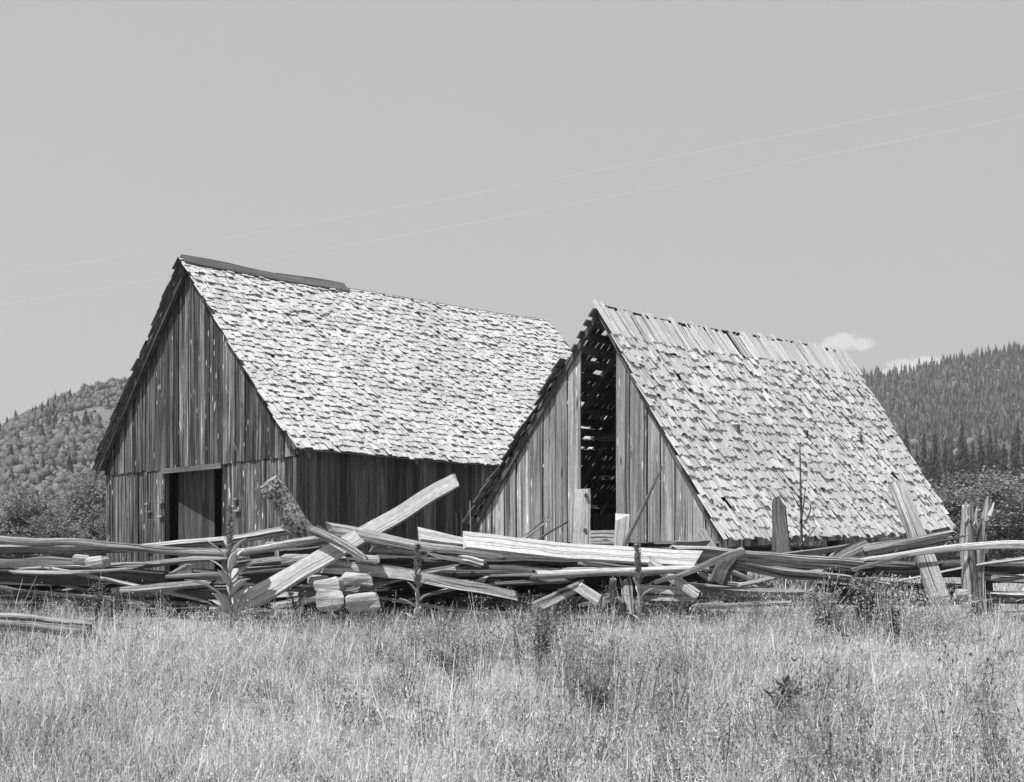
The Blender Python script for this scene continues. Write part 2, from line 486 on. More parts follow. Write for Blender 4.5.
    for sx in (1, -1):                                      # ridge boards cover only the front stretch of the ridge
        for (ya, yb) in ((-of - .06, 2.35), (2.36, 4.45)):
            m = MB(); jz = random.uniform(-.012, .03)
            rr = [[(0 - sx * .01, y, rz_ + .085 + jz + .02 * math.sin(2.1 * y + 3 * jz) + sag(0, (y + of) / (L + of))), (sx * .20, y, rz_ + .085 - .20 * sl + sag(0, (y + of) / (L + of))),
                   (sx * .20, y, rz_ + .055 - .20 * sl + sag(0, (y + of) / (L + of))), (0 - sx * .01, y, rz_ + .05 + sag(0, (y + of) / (L + of)))] for y in np.linspace(ya, yb, 5)]
            m.loft(rr); m.build('ridge_cap', M['cap'], base)
    return base
big_barn()

# ---- small barn with the open gable ---------------------------------------
def small_barn():
    ang = math.atan2(-.606, .795)
    gz = 1.15
    base = empty('barn', (1.26, 22.39, gz), ang)
    tag(base, 'smaller grey shed on the right with open gable slot and ragged steep roof', 'barn')
    c = CZ - gz
    L = 9.35
    RX, RZ = .17, 4.13 + c
    ER, EZR = 2.46, .40 + c
    EL, EZL = -2.46, .74 + c
    rise = lambda y: .042 * max(0, y)
    sag = lambda s, f: -.05 * math.sin(math.pi * min(1, max(0, f))) - .025 * math.sin(7 * f + 3 * s)
    def under(x):
        if x > RX: return RZ - (x - RX) * (RZ - EZR) / (ER - RX) - .09
        return RZ - (RX - x) * (RZ - EZL) / (RX - EL) - .09
    wb = .36 + c
    o0, o1 = -.21, .47
    m = MB(); boards(m, -2.3, o0, lambda x: wb, lambda x: under(x), 0, bw=(.23, .32), out=.016, gap=(.010, .026), basejit=.015)
    m.build('gable_boards', M['shed_boards'], base)
    m = MB(); boards(m, o1, 2.3, lambda x: wb, lambda x: under(x), 0, bw=(.23, .32), out=.016, gap=(.010, .026), basejit=.015)
    m.build('gable_boards', M['shed_boards'], base)
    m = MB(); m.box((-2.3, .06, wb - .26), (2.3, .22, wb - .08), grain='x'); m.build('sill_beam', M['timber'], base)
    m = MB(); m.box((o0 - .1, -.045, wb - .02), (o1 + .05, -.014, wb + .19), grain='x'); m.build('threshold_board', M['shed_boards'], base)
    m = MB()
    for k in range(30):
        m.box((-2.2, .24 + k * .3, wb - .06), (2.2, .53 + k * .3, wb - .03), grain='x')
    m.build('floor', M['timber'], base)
    for sx, wx in ((-1, -2.3), (1, 2.3)):
        m = MB(); y = .05
        while y < L - .1:
            w = random.uniform(.2, .3); z1 = under(wx) + rise(y) - .02
            m.box((wx - .014, y, wb - .1 + rise(y)), (wx + .014, y + w - .01, z1)); y += w
        m.build('side_boards', M['shed_boards'], base)
    m = MB(); boards(m, -2.3, 2.3, lambda x: wb + rise(L), lambda x: under(x) + rise(L), L - .05); m.build('back_boards', M['shed_boards'], base)
    for x, y in ((-2.1, .3), (2.1, .3), (-2.1, 4.5), (2.1, 4.5), (-2.1, 8.8), (2.1, 8.8)):
        m = MB(); m.box((x - .12, y, -.15), (x + .12, y + .25, wb - .05 + rise(y))); m.build('footing_post', M['timber'], base)
    # right slope: tight deck and coarse shakes with a long ragged top course
    m = MB(); deck(m, (RX, RZ - .02), (ER - .1, EZR + .14), L + .1, -.04, rise, -.045, .025, sag); d = m.build('roof_slope', M['timber'], base)
    m = MB(); shakes(m, (RX, RZ), (ER, EZR), L + .16, -.10, .192, rise, (.06, .16), (.006, .026), 2.1, .014, .12, .016, top=.52, thick=(.008, .021), sag=sag, flat=.016)
    m.build('shingles', M['shakes2'], d)
    # left slope: open laths, shakes partly gone, bare at the front near the ridge
    m = MB(); r_, e_ = Vector((RX, 0, RZ)), Vector((EL, 0, EZL)); S = (e_ - r_).length; dn = (e_ - r_) / S; nm = Vector((dn.z, 0, -dn.x))
    if nm.z < 0: nm = -nm
    s = .06
    while s < S:
        w = random.uniform(.10, .15); y0 = random.uniform(-.22, -.05) if s < 1.0 else random.uniform(-.10, -.04)
        rings = []
        for y in np.linspace(y0, L, 7):
            def p(q, h):
                v = r_ + dn * q + nm * h
                return (v.x, y, v.z + rise(y) + sag(q / S, y / L))
            rings.append([p(s, -.02), p(s + w, -.02), p(s + w, -.045), p(s, -.045)])
        m.loft(rings); s += w + random.uniform(.05, .11)
    d = m.build('roof_slope', M['timber'], base)
    m = MB(); shakes(m, (RX - .02, RZ), (EL, EZL), L + .1, -.08, .22, rise, (.10, .2), (.006, .03), 1.3, .13, .05, .02, sag=sag,
                     skip=lambda s, f: (s < .24 and f < .015 + .02 * random.random()))
    m.build('shingles', M['shakes_shaded'], d)
    # rafters
    for sx, ex, ezz in ((1, ER - .08, EZR + .05), (-1, EL + .04, EZL - .02)):
        for k in range(8):
            y = -.045 + k * 1.28 if k == 0 else k * 1.28 - .2
            z_ = rise(y)
            m = MB(); dx = .02 * sx
            m.loft([[(RX + dx, y, RZ - .07 + z_), (RX + dx, y + .06, RZ - .07 + z_), (RX + dx, y + .06, RZ - .21 + z_), (RX + dx, y, RZ - .21 + z_)],
                    [(ex, y, ezz - .07 + z_), (ex, y + .06, ezz - .07 + z_), (ex, y + .06, ezz - .19 + z_), (ex, y, ezz - .19 + z_)]])
            m.build('rafter', M['timber'], base)
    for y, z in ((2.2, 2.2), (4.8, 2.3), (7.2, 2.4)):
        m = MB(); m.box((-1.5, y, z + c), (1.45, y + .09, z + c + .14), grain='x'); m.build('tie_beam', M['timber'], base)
    return base
small_barn()

# ------------------------------------------------------------------ the fallen fence: every rail is a thing
G = 'tumbled rails of the fallen fence'
def rail(label, px, w, t=None, mat='rail', kind='split', name='fence_rail', cat='fence rail', group=G, **kw):
    if name == 'fence_rail' and mat != 'bleached': w *= .96
    return single(name, label, cat, [at(*p) for p in px], w, t or w, mat, kind, group, **kw)
D_ = R(-24)    # a split face that looks down
# -- left stretch
rail('long crooked round pole running along the top of the left fence stretch', [(-40, 540, 15.9), (60, 541, 15.9), (112, 546, 15.9), (190, 553, 15.9), (232, 554, 15.9), (272, 546, 15.9), (330, 537, 15.9)], .098, None, 'rail', 'round', jit=.08)
rail('straight knobbly rail behind the tall mullein, ending left of the bark log', [(96, 551, 16.5), (200, 543, 16.4), (287, 532, 16.3)], .11, .11, 'rail', roll=.2, taper=(.7, 1))
rail('split rail with a tapered left tip across the dark doorway foot', [(106, 566, 16.2), (170, 563, 16.1), (246, 556, 16.1)], .13, .12, 'rail', roll=R(-8), taper=(.8, .7))
rail('grey rail poking in from the left edge under the round pole', [(-50, 549, 16.3), (40, 550, 16.3), (118, 547, 16.5)], .11, .14, 'rail', kind='wedge')
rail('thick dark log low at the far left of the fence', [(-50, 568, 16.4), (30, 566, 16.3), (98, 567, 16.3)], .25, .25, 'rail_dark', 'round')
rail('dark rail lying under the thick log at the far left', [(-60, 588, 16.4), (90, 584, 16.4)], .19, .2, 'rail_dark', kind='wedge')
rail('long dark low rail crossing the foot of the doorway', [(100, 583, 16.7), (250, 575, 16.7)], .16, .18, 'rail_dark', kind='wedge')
rail('pale flat board half sunk in grass below the doorway', [(110, 594, 15.8), (212, 586, 16.0)], .07, .2, 'rail', 'slab', roll=.5)
rail('small rail stub low and left of the tall mullein', [(168, 576, 16.2), (190, 564, 16.4)], .05, .06, 'rail', roll=.2)
rail('split rail right behind the big mullein leaves', [(196, 582, 16.0), (262, 578, 16.1)], .13, .16, 'rail', roll=R(-12))
rail('short grey rail above the stacked rails by the tall mullein', [(236, 566, 16.2), (312, 557, 16.1)], .10, .2, 'rail', roll=.2)
rail('upper of the stacked rails behind the long leaning plank', [(244, 571, 16.1), (345, 561, 16.1)], .11, .2, 'rail', kind='wedge')
rail('middle of the stacked rails behind the long leaning plank', [(236, 585, 16.1), (338, 574, 16.2)], .13, .2, 'rail', roll=R(-10))
rail('lowest of the stacked rails behind the long leaning plank', [(226, 597, 16.0), (330, 590, 16.1)], .10, .22, 'rail', roll=R(-15))
rail('dark rail in the gap under the round pole right of the mullein', [(232, 556, 16.5), (322, 551, 16.5)], .12, .12, 'rail_dark', kind='wedge')
rail('light rail tip right of the mullein, under the straight knobbly rail', [(262, 545, 16.6), (345, 541, 16.7)], .08, .12, 'rail', roll=.2)
rail('small upright stake propping the knobbly rail left of the bark log', [(278, 560, 16.35), (277, 533, 16.35)], .06, .06, 'rail', name='stake', cat='stake')
# the leaning bark log, two parts
lg = empty('log', at(318, 545, 16.8))
tag(lg, 'thick leaning log covered in mottled bark with a pale sawn top end', 'log', G)
p0, p1 = at(325, 560, 16.9), at(269, 484, 16.6)
mb = MB(); sweep(mb, [p0 - lg.location, p1 - lg.location], .27, .27, 'round', jit=.05, ragged=.01, seg=14); mb.build('bark', M['bark'], lg, smooth=True)
dr = (p1 - p0).normalized()
mb = MB(); sweep(mb, [p1 - lg.location - dr * .02, p1 - lg.location + dr * .03], .255, .255, 'round', jit=.02, ragged=.0, seg=2); mb.build('cut_end', M['post'], lg)
# -- the long leaning plank and its neighbours
rail('long pale plank leaning up to the right out of the grass', [(226, 614, 15.0), (344, 546, 15.6), (457, 479, 16.5)], .19, .08, 'bleached', 'slab', roll=.5, taper=(1.1, .85), jit=.05)
rail('short pointed rail lying crosswise over the long leaning plank', [(312, 530, 15.45), (336, 542, 15.4), (364, 558, 15.3)], .13, .12, 'rail', roll=.1, taper=(1, .7))
rail('broad grey rail sloping down to the right below the leaning plank top', [(329, 531, 15.75), (366, 537, 15.75), (430, 549, 15.7), (503, 557, 15.5)], .19, .14, 'rail', roll=.25, taper=(1, .35), jit=.07)
rail('knotty wood block wedged under the broad grey rail', [(371, 548, 15.95), (414, 551, 15.95)], .18, .2, 'rail', roll=.1, jit=.2, name='wood_block', cat='wood block')
rail('long grey rail below the knotty block running down behind the small mullein', [(321, 566, 15.65), (370, 570, 15.6), (430, 579, 15.45), (514, 595, 15.2)], .165, .1, 'rail', 'slab', roll=.1, taper=(1, .6), jit=.06)
rail('bleached pointed plank on top of the fence left of the long white slab', [(419, 534, 15.5), (496, 546, 15.3)], .15, .05, 'bleached', 'slab', roll=.6, taper=(1, .25))
rail('long broad sunbleached slab lying along the middle of the fence', [(466, 540, 15.35), (520, 547, 15.3), (580, 553, 15.25), (640, 556, 15.25), (698, 559, 15.3)], .25, .06, 'bleached', 'slab', roll=.62, taper=(.8, .8), jit=.07)
rail('round pole with a knobbed left end under the white slab', [(536, 574, 15.1), (548, 575, 15.1), (640, 571, 15.1), (700, 569, 15.1)], .085, None, 'rail', 'round', taper=(1.25, 1), jit=.1)
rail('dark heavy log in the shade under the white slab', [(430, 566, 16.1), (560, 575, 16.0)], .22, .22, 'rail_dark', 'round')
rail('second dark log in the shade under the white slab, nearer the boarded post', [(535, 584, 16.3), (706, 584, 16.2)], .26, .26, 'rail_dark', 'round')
rail('thin pale rail in the gap under the broad grey rail end', [(430, 555, 16.0), (482, 563, 15.9)], .07, .1, 'rail', roll=.3)
rail('short pale end of a rail above the dark log', [(462, 560, 15.75), (480, 564, 15.7)], .12, .12, 'post', roll=.2)
rail('short plank propped to the right like half a trestle near the dark weed', [(536, 607, 15.0), (580, 586, 15.3)], .12, .06, 'post', 'slab', roll=.4)
rail('short plank sloping down right beside the propped trestle plank', [(579, 587, 15.05), (602, 602, 14.9)], .12, .06, 'post', 'slab', roll=.3)
rail('stubby pale post stump left of the thin mullein', [(631, 616, 15.0), (625, 579, 15.2)], .15, .12, 'post', jit=.15, name='post_stump', cat='post stump', taper=(1.1, .9))
rail('pale rail end sloping down right behind the thin mullein', [(648, 558, 15.2), (694, 593, 15.0)], .13, .1, 'post', roll=.3)
rail('crooked rail rising to the right over the thin mullein foot', [(650, 584, 14.95), (692, 570, 15.0), (706, 563, 15.0), (738, 551, 15.1)], .095, .09, 'rail', roll=.1, taper=(.7, 1.2), jit=.2)
rail('upper pale board in the low stack right of the thin mullein', [(640, 590, 15.3), (697, 594, 15.2)], .09, .24, 'post', 'slab', roll=.2)
rail('lower pale board in the low stack right of the thin mullein', [(648, 599, 15.3), (700, 601, 15.2)], .07, .24, 'post', 'slab', roll=.2)
# -- right stretch
rail('long heavy rail with a pale top edge starting at the slab right end', [(675, 551, 15.5), (745, 556, 15.45), (856, 567, 15.4)], .15, .17, 'rail', kind='wedge', taper=(1, 1), jit=.06)
rail('short rail end resting above the heavy rail near the shed corner', [(674, 544, 16.0), (708, 543, 16.1)], .08, .1, 'rail', kind='wedge')
rail('rail sloping down right beneath the heavy rail', [(700, 559, 15.6), (745, 566, 15.45), (800, 574, 15.35), (884, 585, 15.3)], .13, .14, 'rail', kind='wedge', taper=(1, .7), jit=.06)
rail('dark tilted block jammed under the crooked rail', [(716, 584, 15.3), (730, 562, 15.4)], .19, .14, 'rail_dark', roll=.2, jit=.2, name='wood_block', cat='wood block')
rail('pale split piece beside the dark tilted block', [(700, 572, 15.5), (722, 588, 15.4)], .12, .12, 'post')
rail('low rail with a bright top edge right of the tilted block', [(690, 592, 15.15), (804, 594, 15.15)], .15, .16, 'rail', kind='wedge')
rail('lowest pale rail in the grass right of the thin mullein', [(692, 607, 14.9), (792, 603, 15.0)], .07, .12, 'rail', roll=.2)
rail('thin pale stick lying in the gap above the low bright rail', [(738, 586, 15.7), (778, 577, 15.8)], .06, .07, 'post')
rail('flat weathered rail rising right toward the grooved log', [(772, 557, 15.9), (864, 545, 15.9)], .10, .2, 'rail', roll=.35, taper=(.6, 1))
rail('short board end jutting up between the flat rail and the grooved log', [(832, 560, 15.6), (869, 541, 15.8)], .14, .06, 'post', 'slab', roll=.3)
rail('deeply grooved grey log tip above the long white pole', [(864, 551, 15.75), (948, 534, 15.75)], .14, .16, 'rail', roll=0, taper=(1, .6), jit=.1)
rail('thin pointed rail tip between grooved log and white pole', [(900, 550, 15.6), (964, 536, 15.6)], .06, .07, 'rail_dark', taper=(1, .4))
rail('long white pole crossing in front of the split post', [(866, 559, 15.3), (910, 553, 15.3), (962, 546, 15.3), (1010, 544, 15.35), (1075, 546, 15.5)], .115, .13, 'bleached', roll=.3, taper=(.5, 1.15), jit=.05)
rail('tall flat board leaning left over the grooved log with a rounded top', [(948, 618, 15.45), (897, 484, 16.1)], .23, .05, 'post', 'slab', roll=0, taper=(1, .82), jit=.05, name='leaning_board', cat='board')
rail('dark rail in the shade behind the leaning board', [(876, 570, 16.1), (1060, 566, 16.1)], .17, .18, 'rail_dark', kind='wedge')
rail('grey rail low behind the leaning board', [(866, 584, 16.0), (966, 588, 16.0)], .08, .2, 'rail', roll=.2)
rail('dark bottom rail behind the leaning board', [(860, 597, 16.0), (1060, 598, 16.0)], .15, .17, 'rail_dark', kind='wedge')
rail('pale rail end with sunlit face right of the split post, upper', [(986, 562, 15.9), (1070, 566, 15.7)], .12, .12, 'post')
rail('pale rail end with sunlit face right of the split post, middle', [(984, 577, 15.9), (1070, 580, 15.7)], .12, .12, 'post')
rail('pale rail end with sunlit face right of the split post, lowest', [(986, 593, 15.9), (1070, 594, 15.7)], .08, .12, 'post')
rail('short pale rail between leaning board and split post', [(938, 566, 15.9), (972, 567, 15.9)], .06, .12, 'rail', roll=.3)
rail('bent splinter rail under the white pole by the bushy weed', [(852, 570, 15.3), (876, 562, 15.3), (902, 557, 15.3)], .05, .08, 'rail')
# fillers deep in the shade of the pile
random.seed(76)
GF = 'rails buried in the fence pile'
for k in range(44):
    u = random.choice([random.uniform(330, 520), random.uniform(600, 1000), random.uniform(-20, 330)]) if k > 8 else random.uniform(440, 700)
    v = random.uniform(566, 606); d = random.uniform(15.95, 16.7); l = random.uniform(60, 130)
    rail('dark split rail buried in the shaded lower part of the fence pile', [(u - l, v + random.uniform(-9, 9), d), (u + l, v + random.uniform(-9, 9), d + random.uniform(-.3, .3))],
         random.uniform(.12, .18), random.uniform(.12, .18), 'rail_shaded', kind='wedge', group=GF)
random.seed(77)
for k in range(44):
    u = random.uniform(-20, 1050); v = random.uniform(562, 602); d = random.uniform(15.65, 16.3); l = random.uniform(22, 95); sl_ = random.gauss(0, .16)
    rail('thin pale splintered rail tangled in the fence pile', [(u - l, v - l * sl_, d), (u, v + random.uniform(-2, 2), d - .05), (u + l, v + l * sl_, d + random.uniform(-.3, .3))],
         random.uniform(.045, .10), random.uniform(.05, .11), random.choice(['rail', 'rail', 'post', 'rail_dark']), roll=random.uniform(-.3, .5), taper=random.choice([(1, .4), (.4, 1), (1, .8)]), jit=.16, ragged=.12, group='thin splinters in the fence')
random.seed(78)
for sd, u0 in ((1, 1050), (-1, -60)):                       # the fence runs on past both edges of the view
    for k in range(11):
        u = u0 + sd * random.uniform(60, 260); l = random.uniform(70, 130); v = random.uniform(546, 604)
        rail('weathered rail of the fence stretch running on past the edge of the view', [(u - l, v + random.uniform(-7, 7), random.uniform(15.5, 16.4)), (u + l, v + random.uniform(-7, 7), random.uniform(15.5, 16.4))],
             random.uniform(.09, .15), random.uniform(.1, .16), random.choice(['rail', 'rail_dark']), kind=random.choice(['split', 'wedge']), group='rails past the edges of the view')
# -- uprights
random.seed(79)
bp = empty('fence_post', at(582, 580, 16.75))
tag(bp, 'broad pale board post with a nail hole standing before the dark gable slot', 'fence post', 'uprights of the fence')
mb = MB(); sweep(mb, [at(584, 590, 16.7) - bp.location, at(580, 488, 16.8) - bp.location], .27, .10, 'slab', jit=.04, ragged=.03, taper=(1, .78)); mb.build('board', M['bleached'], bp)
for (u, v) in ((585, 530), (586, 495)):
    mb = MB(); p = at(u, v, 16.73) - bp.location; mb.loft([[(p.x + .022 * math.cos(q), p.y - .02, p.z + .026 * math.sin(q)) for q in np.linspace(0, 5.5, 7)], [(p.x + .022 * math.cos(q), p.y + .02, p.z + .026 * math.sin(q)) for q in np.linspace(0, 5.5, 7)]]); mb.build('knot', M['iron'], bp)
rail('pale stub of a board right of the gable slot beside the thin stick', [(622, 575, 16.7), (623, 517, 16.8)], .17, .06, 'bleached', 'slab', name='board_stub', cat='board', group='uprights of the fence', ragged=.06, roll=0)
rail('thin grey stick leaning right before the shed gable boards', [(618, 560, 16.4), (662, 468, 17.2)], .075, .06, 'rail_dark', name='stick', cat='stick', group='uprights of the fence', taper=(1.1, .5))
rail('leaning board stub by the shed corner, its top tilted left', [(718, 560, 16.1), (698, 531, 16.3)], .15, .06, 'post', 'slab', name='board_stub', cat='board', group='uprights of the fence')
rail('rotten dark post standing before the shed roof eave', [(784, 570, 16.6), (779, 502, 16.7)], .20, .17, 'rail_dark', name='fence_post', cat='fence post', group='uprights of the fence', taper=(1.25, .85), jit=.16)
sp = empty('fence_post', at(976, 604, 15.75))
tag(sp, 'stout split post with two torn prongs near the right end of the fence', 'fence post', 'uprights of the fence')
def loc(p, e): return p - e.location
mb = MB(); sweep(mb, [loc(at(973, 612, 15.75), sp), loc(at(972, 560, 15.75), sp), loc(at(970, 507, 15.75), sp)], .19, .17, jit=.14, ragged=.06, taper=(1.15, .75)); mb.build('trunk', M['post'], sp)
mb = MB(); sweep(mb, [loc(at(979, 612, 15.8), sp), loc(at(979, 556, 15.8), sp), loc(at(988, 502, 15.9), sp)], .16, .15, jit=.18, ragged=.07, taper=(1.15, .6)); mb.build('prong', M['rail'], sp)
for (ua, va, ub, vb, w_) in ((966, 520, 965, 503, .05), (971, 520, 972, 500, .06), (975, 525, 977, 509, .05), (984, 520, 988, 497, .07), (989, 515, 994, 503, .05)):
    mb = MB(); sweep(mb, [loc(at(ua, va, 15.72), sp), loc(at(ub, vb, 15.74), sp)], w_, w_, jit=.15, ragged=.04, taper=(1.3, .35)); mb.build('splinter', M['post'], sp)
rail('darker second post tight behind the split post', [(990, 612, 16.05), (986, 552, 16.05)], .13, .13, 'rail_dark', name='fence_post', cat='fence post', group='uprights of the fence')
# forked stick leaning on the shed wall side
fs = empty('stick', at(520, 545, 16.6)); tag(fs, 'forked dry branch leaning right behind the white slab', 'branch')
mb = MB(); sweep(mb, [loc(at(512, 548, 16.5), fs), loc(at(536, 530, 16.7), fs), loc(at(549, 520, 16.8), fs)], .06, .05, jit=.15, taper=(1.2, .5)); mb.build('stem', M['rail'], fs)
mb = MB(); sweep(mb, [loc(at(524, 537, 16.6), fs), loc(at(538, 524, 16.7), fs), loc(at(549, 515, 16.8), fs)], .025, .025, 'round', taper=(1.2, .5)); mb.build('fork', M['rail'], fs)
single('stick', 'thin dark stick leaning right beside the forked branch', 'stick', [at(532, 545, 16.5), at(545, 534, 16.6), at(565, 523, 16.8)], .03, .03, 'rail_dark', 'round', taper=(1.2, .6))
# -- loose stones and chunks
def rock(name, label, cat, u, v, d, sx, sy, sz, mat, rz=0, group=None):
    mb = MB(); n = 8; rings = []
    ph = random.random() * 50
    for k, (h, s) in enumerate(((-.5, .8), (-.3, 1), (.15, 1.02), (.42, .9), (.5, .72))):
        ring = []
        for q in range(n):
            a_ = 2 * math.pi * q / n; r = s * (1 + .35 * mnoise.noise(Vector((q * 1.7, ph, k * .3))))
            cx = max(-.88, min(.88, math.cos(a_) * 1.2)); cy = max(-.88, min(.88, math.sin(a_) * 1.2))
            ring.append((cx * r * sx / 2, cy * r * sy / 2, h * sz + .03 * mnoise.noise(Vector((q, k, ph)))))
        rings.append(ring)
    mb.loft(rings); o = mb.build(name, M[mat]); o.location = at(u, v, d); o.rotation_euler = (random.uniform(-.15, .15), random.uniform(-.15, .15), rz)
    return tag(o, label, cat, group)
GS = 'pale chunks along the fence foot'
rock('wood_block', 'pale flat wood block under the knotty block, uppermost of its heap', 'wood block', 358, 579, 15.4, .38, .3, .14, 'chunk', .2, GS)
rock('wood_block', 'pale squarish wood block low left in the heap under the long grey rail', 'wood block', 331, 585, 15.3, .34, .3, .14, 'chunk', -.2, GS)
rock('wood_block', 'big pale wood block lowest in the heap beside the vine', 'wood block', 330, 600, 15.1, .30, .3, .22, 'chunk', .1, GS)
rock('wood_block', 'long pale wood block half in grass at right foot of the heap', 'wood block', 362, 602, 15.0, .42, .3, .18, 'chunk', .3, GS)
rock('wood_chunk', 'pale broken wood lump under the round pole at far left, the left one', 'wood chunk', 82, 560, 15.8, .2, .2, .11, 'chunk', .3, GS)
rock('wood_chunk', 'pale broken wood lump under the round pole at far left, the bigger right one', 'wood chunk', 98, 562, 15.7, .24, .2, .12, 'chunk', -.3, GS)
rock('wood_chunk', 'pale wood lump lying on rails just under the short crosswise rail', 'wood chunk', 366, 559, 15.5, .32, .2, .09, 'chunk', .1, GS)
rock('wood_chunk', 'long pale wood lump on the stacked rails left of the leaning plank', 'wood chunk', 296, 559, 15.8, .36, .22, .10, 'chunk', .1, GS)
rock('wood_chunk', 'pale wood lump at the right end of the stacked rails by the vine', 'wood chunk', 318, 580, 15.6, .25, .2, .1, 'chunk', .4, GS)
rock('stone', 'small pale stone between leaning board and split post', 'stone', 962, 596, 15.6, .16, .14, .12, 'stone', 0, GS)
rail('fallen pale log lying in the grass at the lower left edge', [(-40, 626, 13.9), (40, 624, 13.9), (92, 629, 13.9)], .17, .17, 'rail', 'round', name='log', cat='log', group=None)

# ------------------------------------------------------------------ grass and weeds
def blades(P, h, w, lean, az, bend, tone):
    """P (n,3) roots; returns verts/faces: tapered two-segment blades"""
    n = len(P)
    ya = rng.uniform(0, 2 * np.pi, n)
    sd = np.stack([np.cos(ya), np.sin(ya), np.zeros(n)], -1) * w[:, None] / 2
    dv = np.stack([np.cos(az), np.sin(az), np.zeros(n)], -1)
    up = np.array([0, 0, 1.0])
    mid = P + up * (h * .55 * np.cos(lean))[:, None] + dv * (h * .55 * np.sin(lean))[:, None]
    l2 = lean + bend
    tip = mid + up * (h * .45 * np.cos(l2))[:, None] + dv * (h * .45 * np.sin(l2))[:, None]
    V = np.stack([P - sd, P + sd, mid + sd * .8, mid - sd * .8, tip], 1).reshape(-1, 3)
    b = np.arange(n) * 5
    q = np.stack([b, b + 1, b + 2, b + 3], -1); t = np.stack([b + 3, b + 2, b + 4], -1)
    return V, q, t, np.concatenate([tone, tone])

def lown(x, y, s, k=6, seed=0):
    r = np.random.default_rng(seed); v = 0
    for _ in range(k):
        a_ = r.uniform(0, 6.28); f = s * r.uniform(.5, 2.0)
        v = v + np.sin((x * np.cos(a_) + y * np.sin(a_)) * f + r.uniform(0, 6.28))
    return v / math.sqrt(k)

def grass(name, n, y0, y1, hr, wr, label, seed, pw=1.0, tonemul=1.0):
    y = y0 + (y1 - y0) * rng.uniform(0, 1, n) ** pw
    x = rng.uniform(-1, 1, n) * (.50 * y + 2.4)
    p = lown(x, y, 1.6, 8, seed); p2 = lown(x, y, 5.5, 8, seed + 1)
    keep = rng.uniform(0, 1, n) < np.clip(.66 + .30 * p2 + .12 * p, .12, 1)
    x, y, p, p2 = x[keep], y[keep], p[keep], p2[keep]; n = len(x)
    z = ground(x, y) - .02
    h = rng.uniform(*hr, n) * np.clip(1 + .32 * p + .26 * p2, .35, 1.9)
    w = rng.uniform(*wr, n)
    lean = np.abs(rng.normal(.0, .6, n)) + (rng.uniform(0, 1, n) < .35) * rng.uniform(.4, 1.0, n); az = rng.uniform(0, 6.28, n) ; bend = np.abs(rng.normal(.25, .45, n))
    tone = np.clip(rng.normal(.55, .32, n) + .08 * p2 - .10 * p, 0, 1) * tonemul
    V, q, t, tn = blades(np.stack([x, y, z], -1), h, w, lean, az, bend, tone)
    o = np_mesh(name, V, [q, t], tn, M['grass'])
    tag(o, label, 'grass', kind='stuff')
grass('dry_grass', 280000, 7.2, 15.6, (.06, .27), (.003, .008), 'pale dry grass covering the bank before the fence', 3)
grass('tall_grass', 8000, 13.6, 16.3, (.16, .36), (.004, .009), 'taller dry grass stems along the fence foot', 8)
grass('pasture_grass', 90000, 16.4, 48, (.12, .35), (.008, .02), 'rough pasture grass around the two barns', 14)

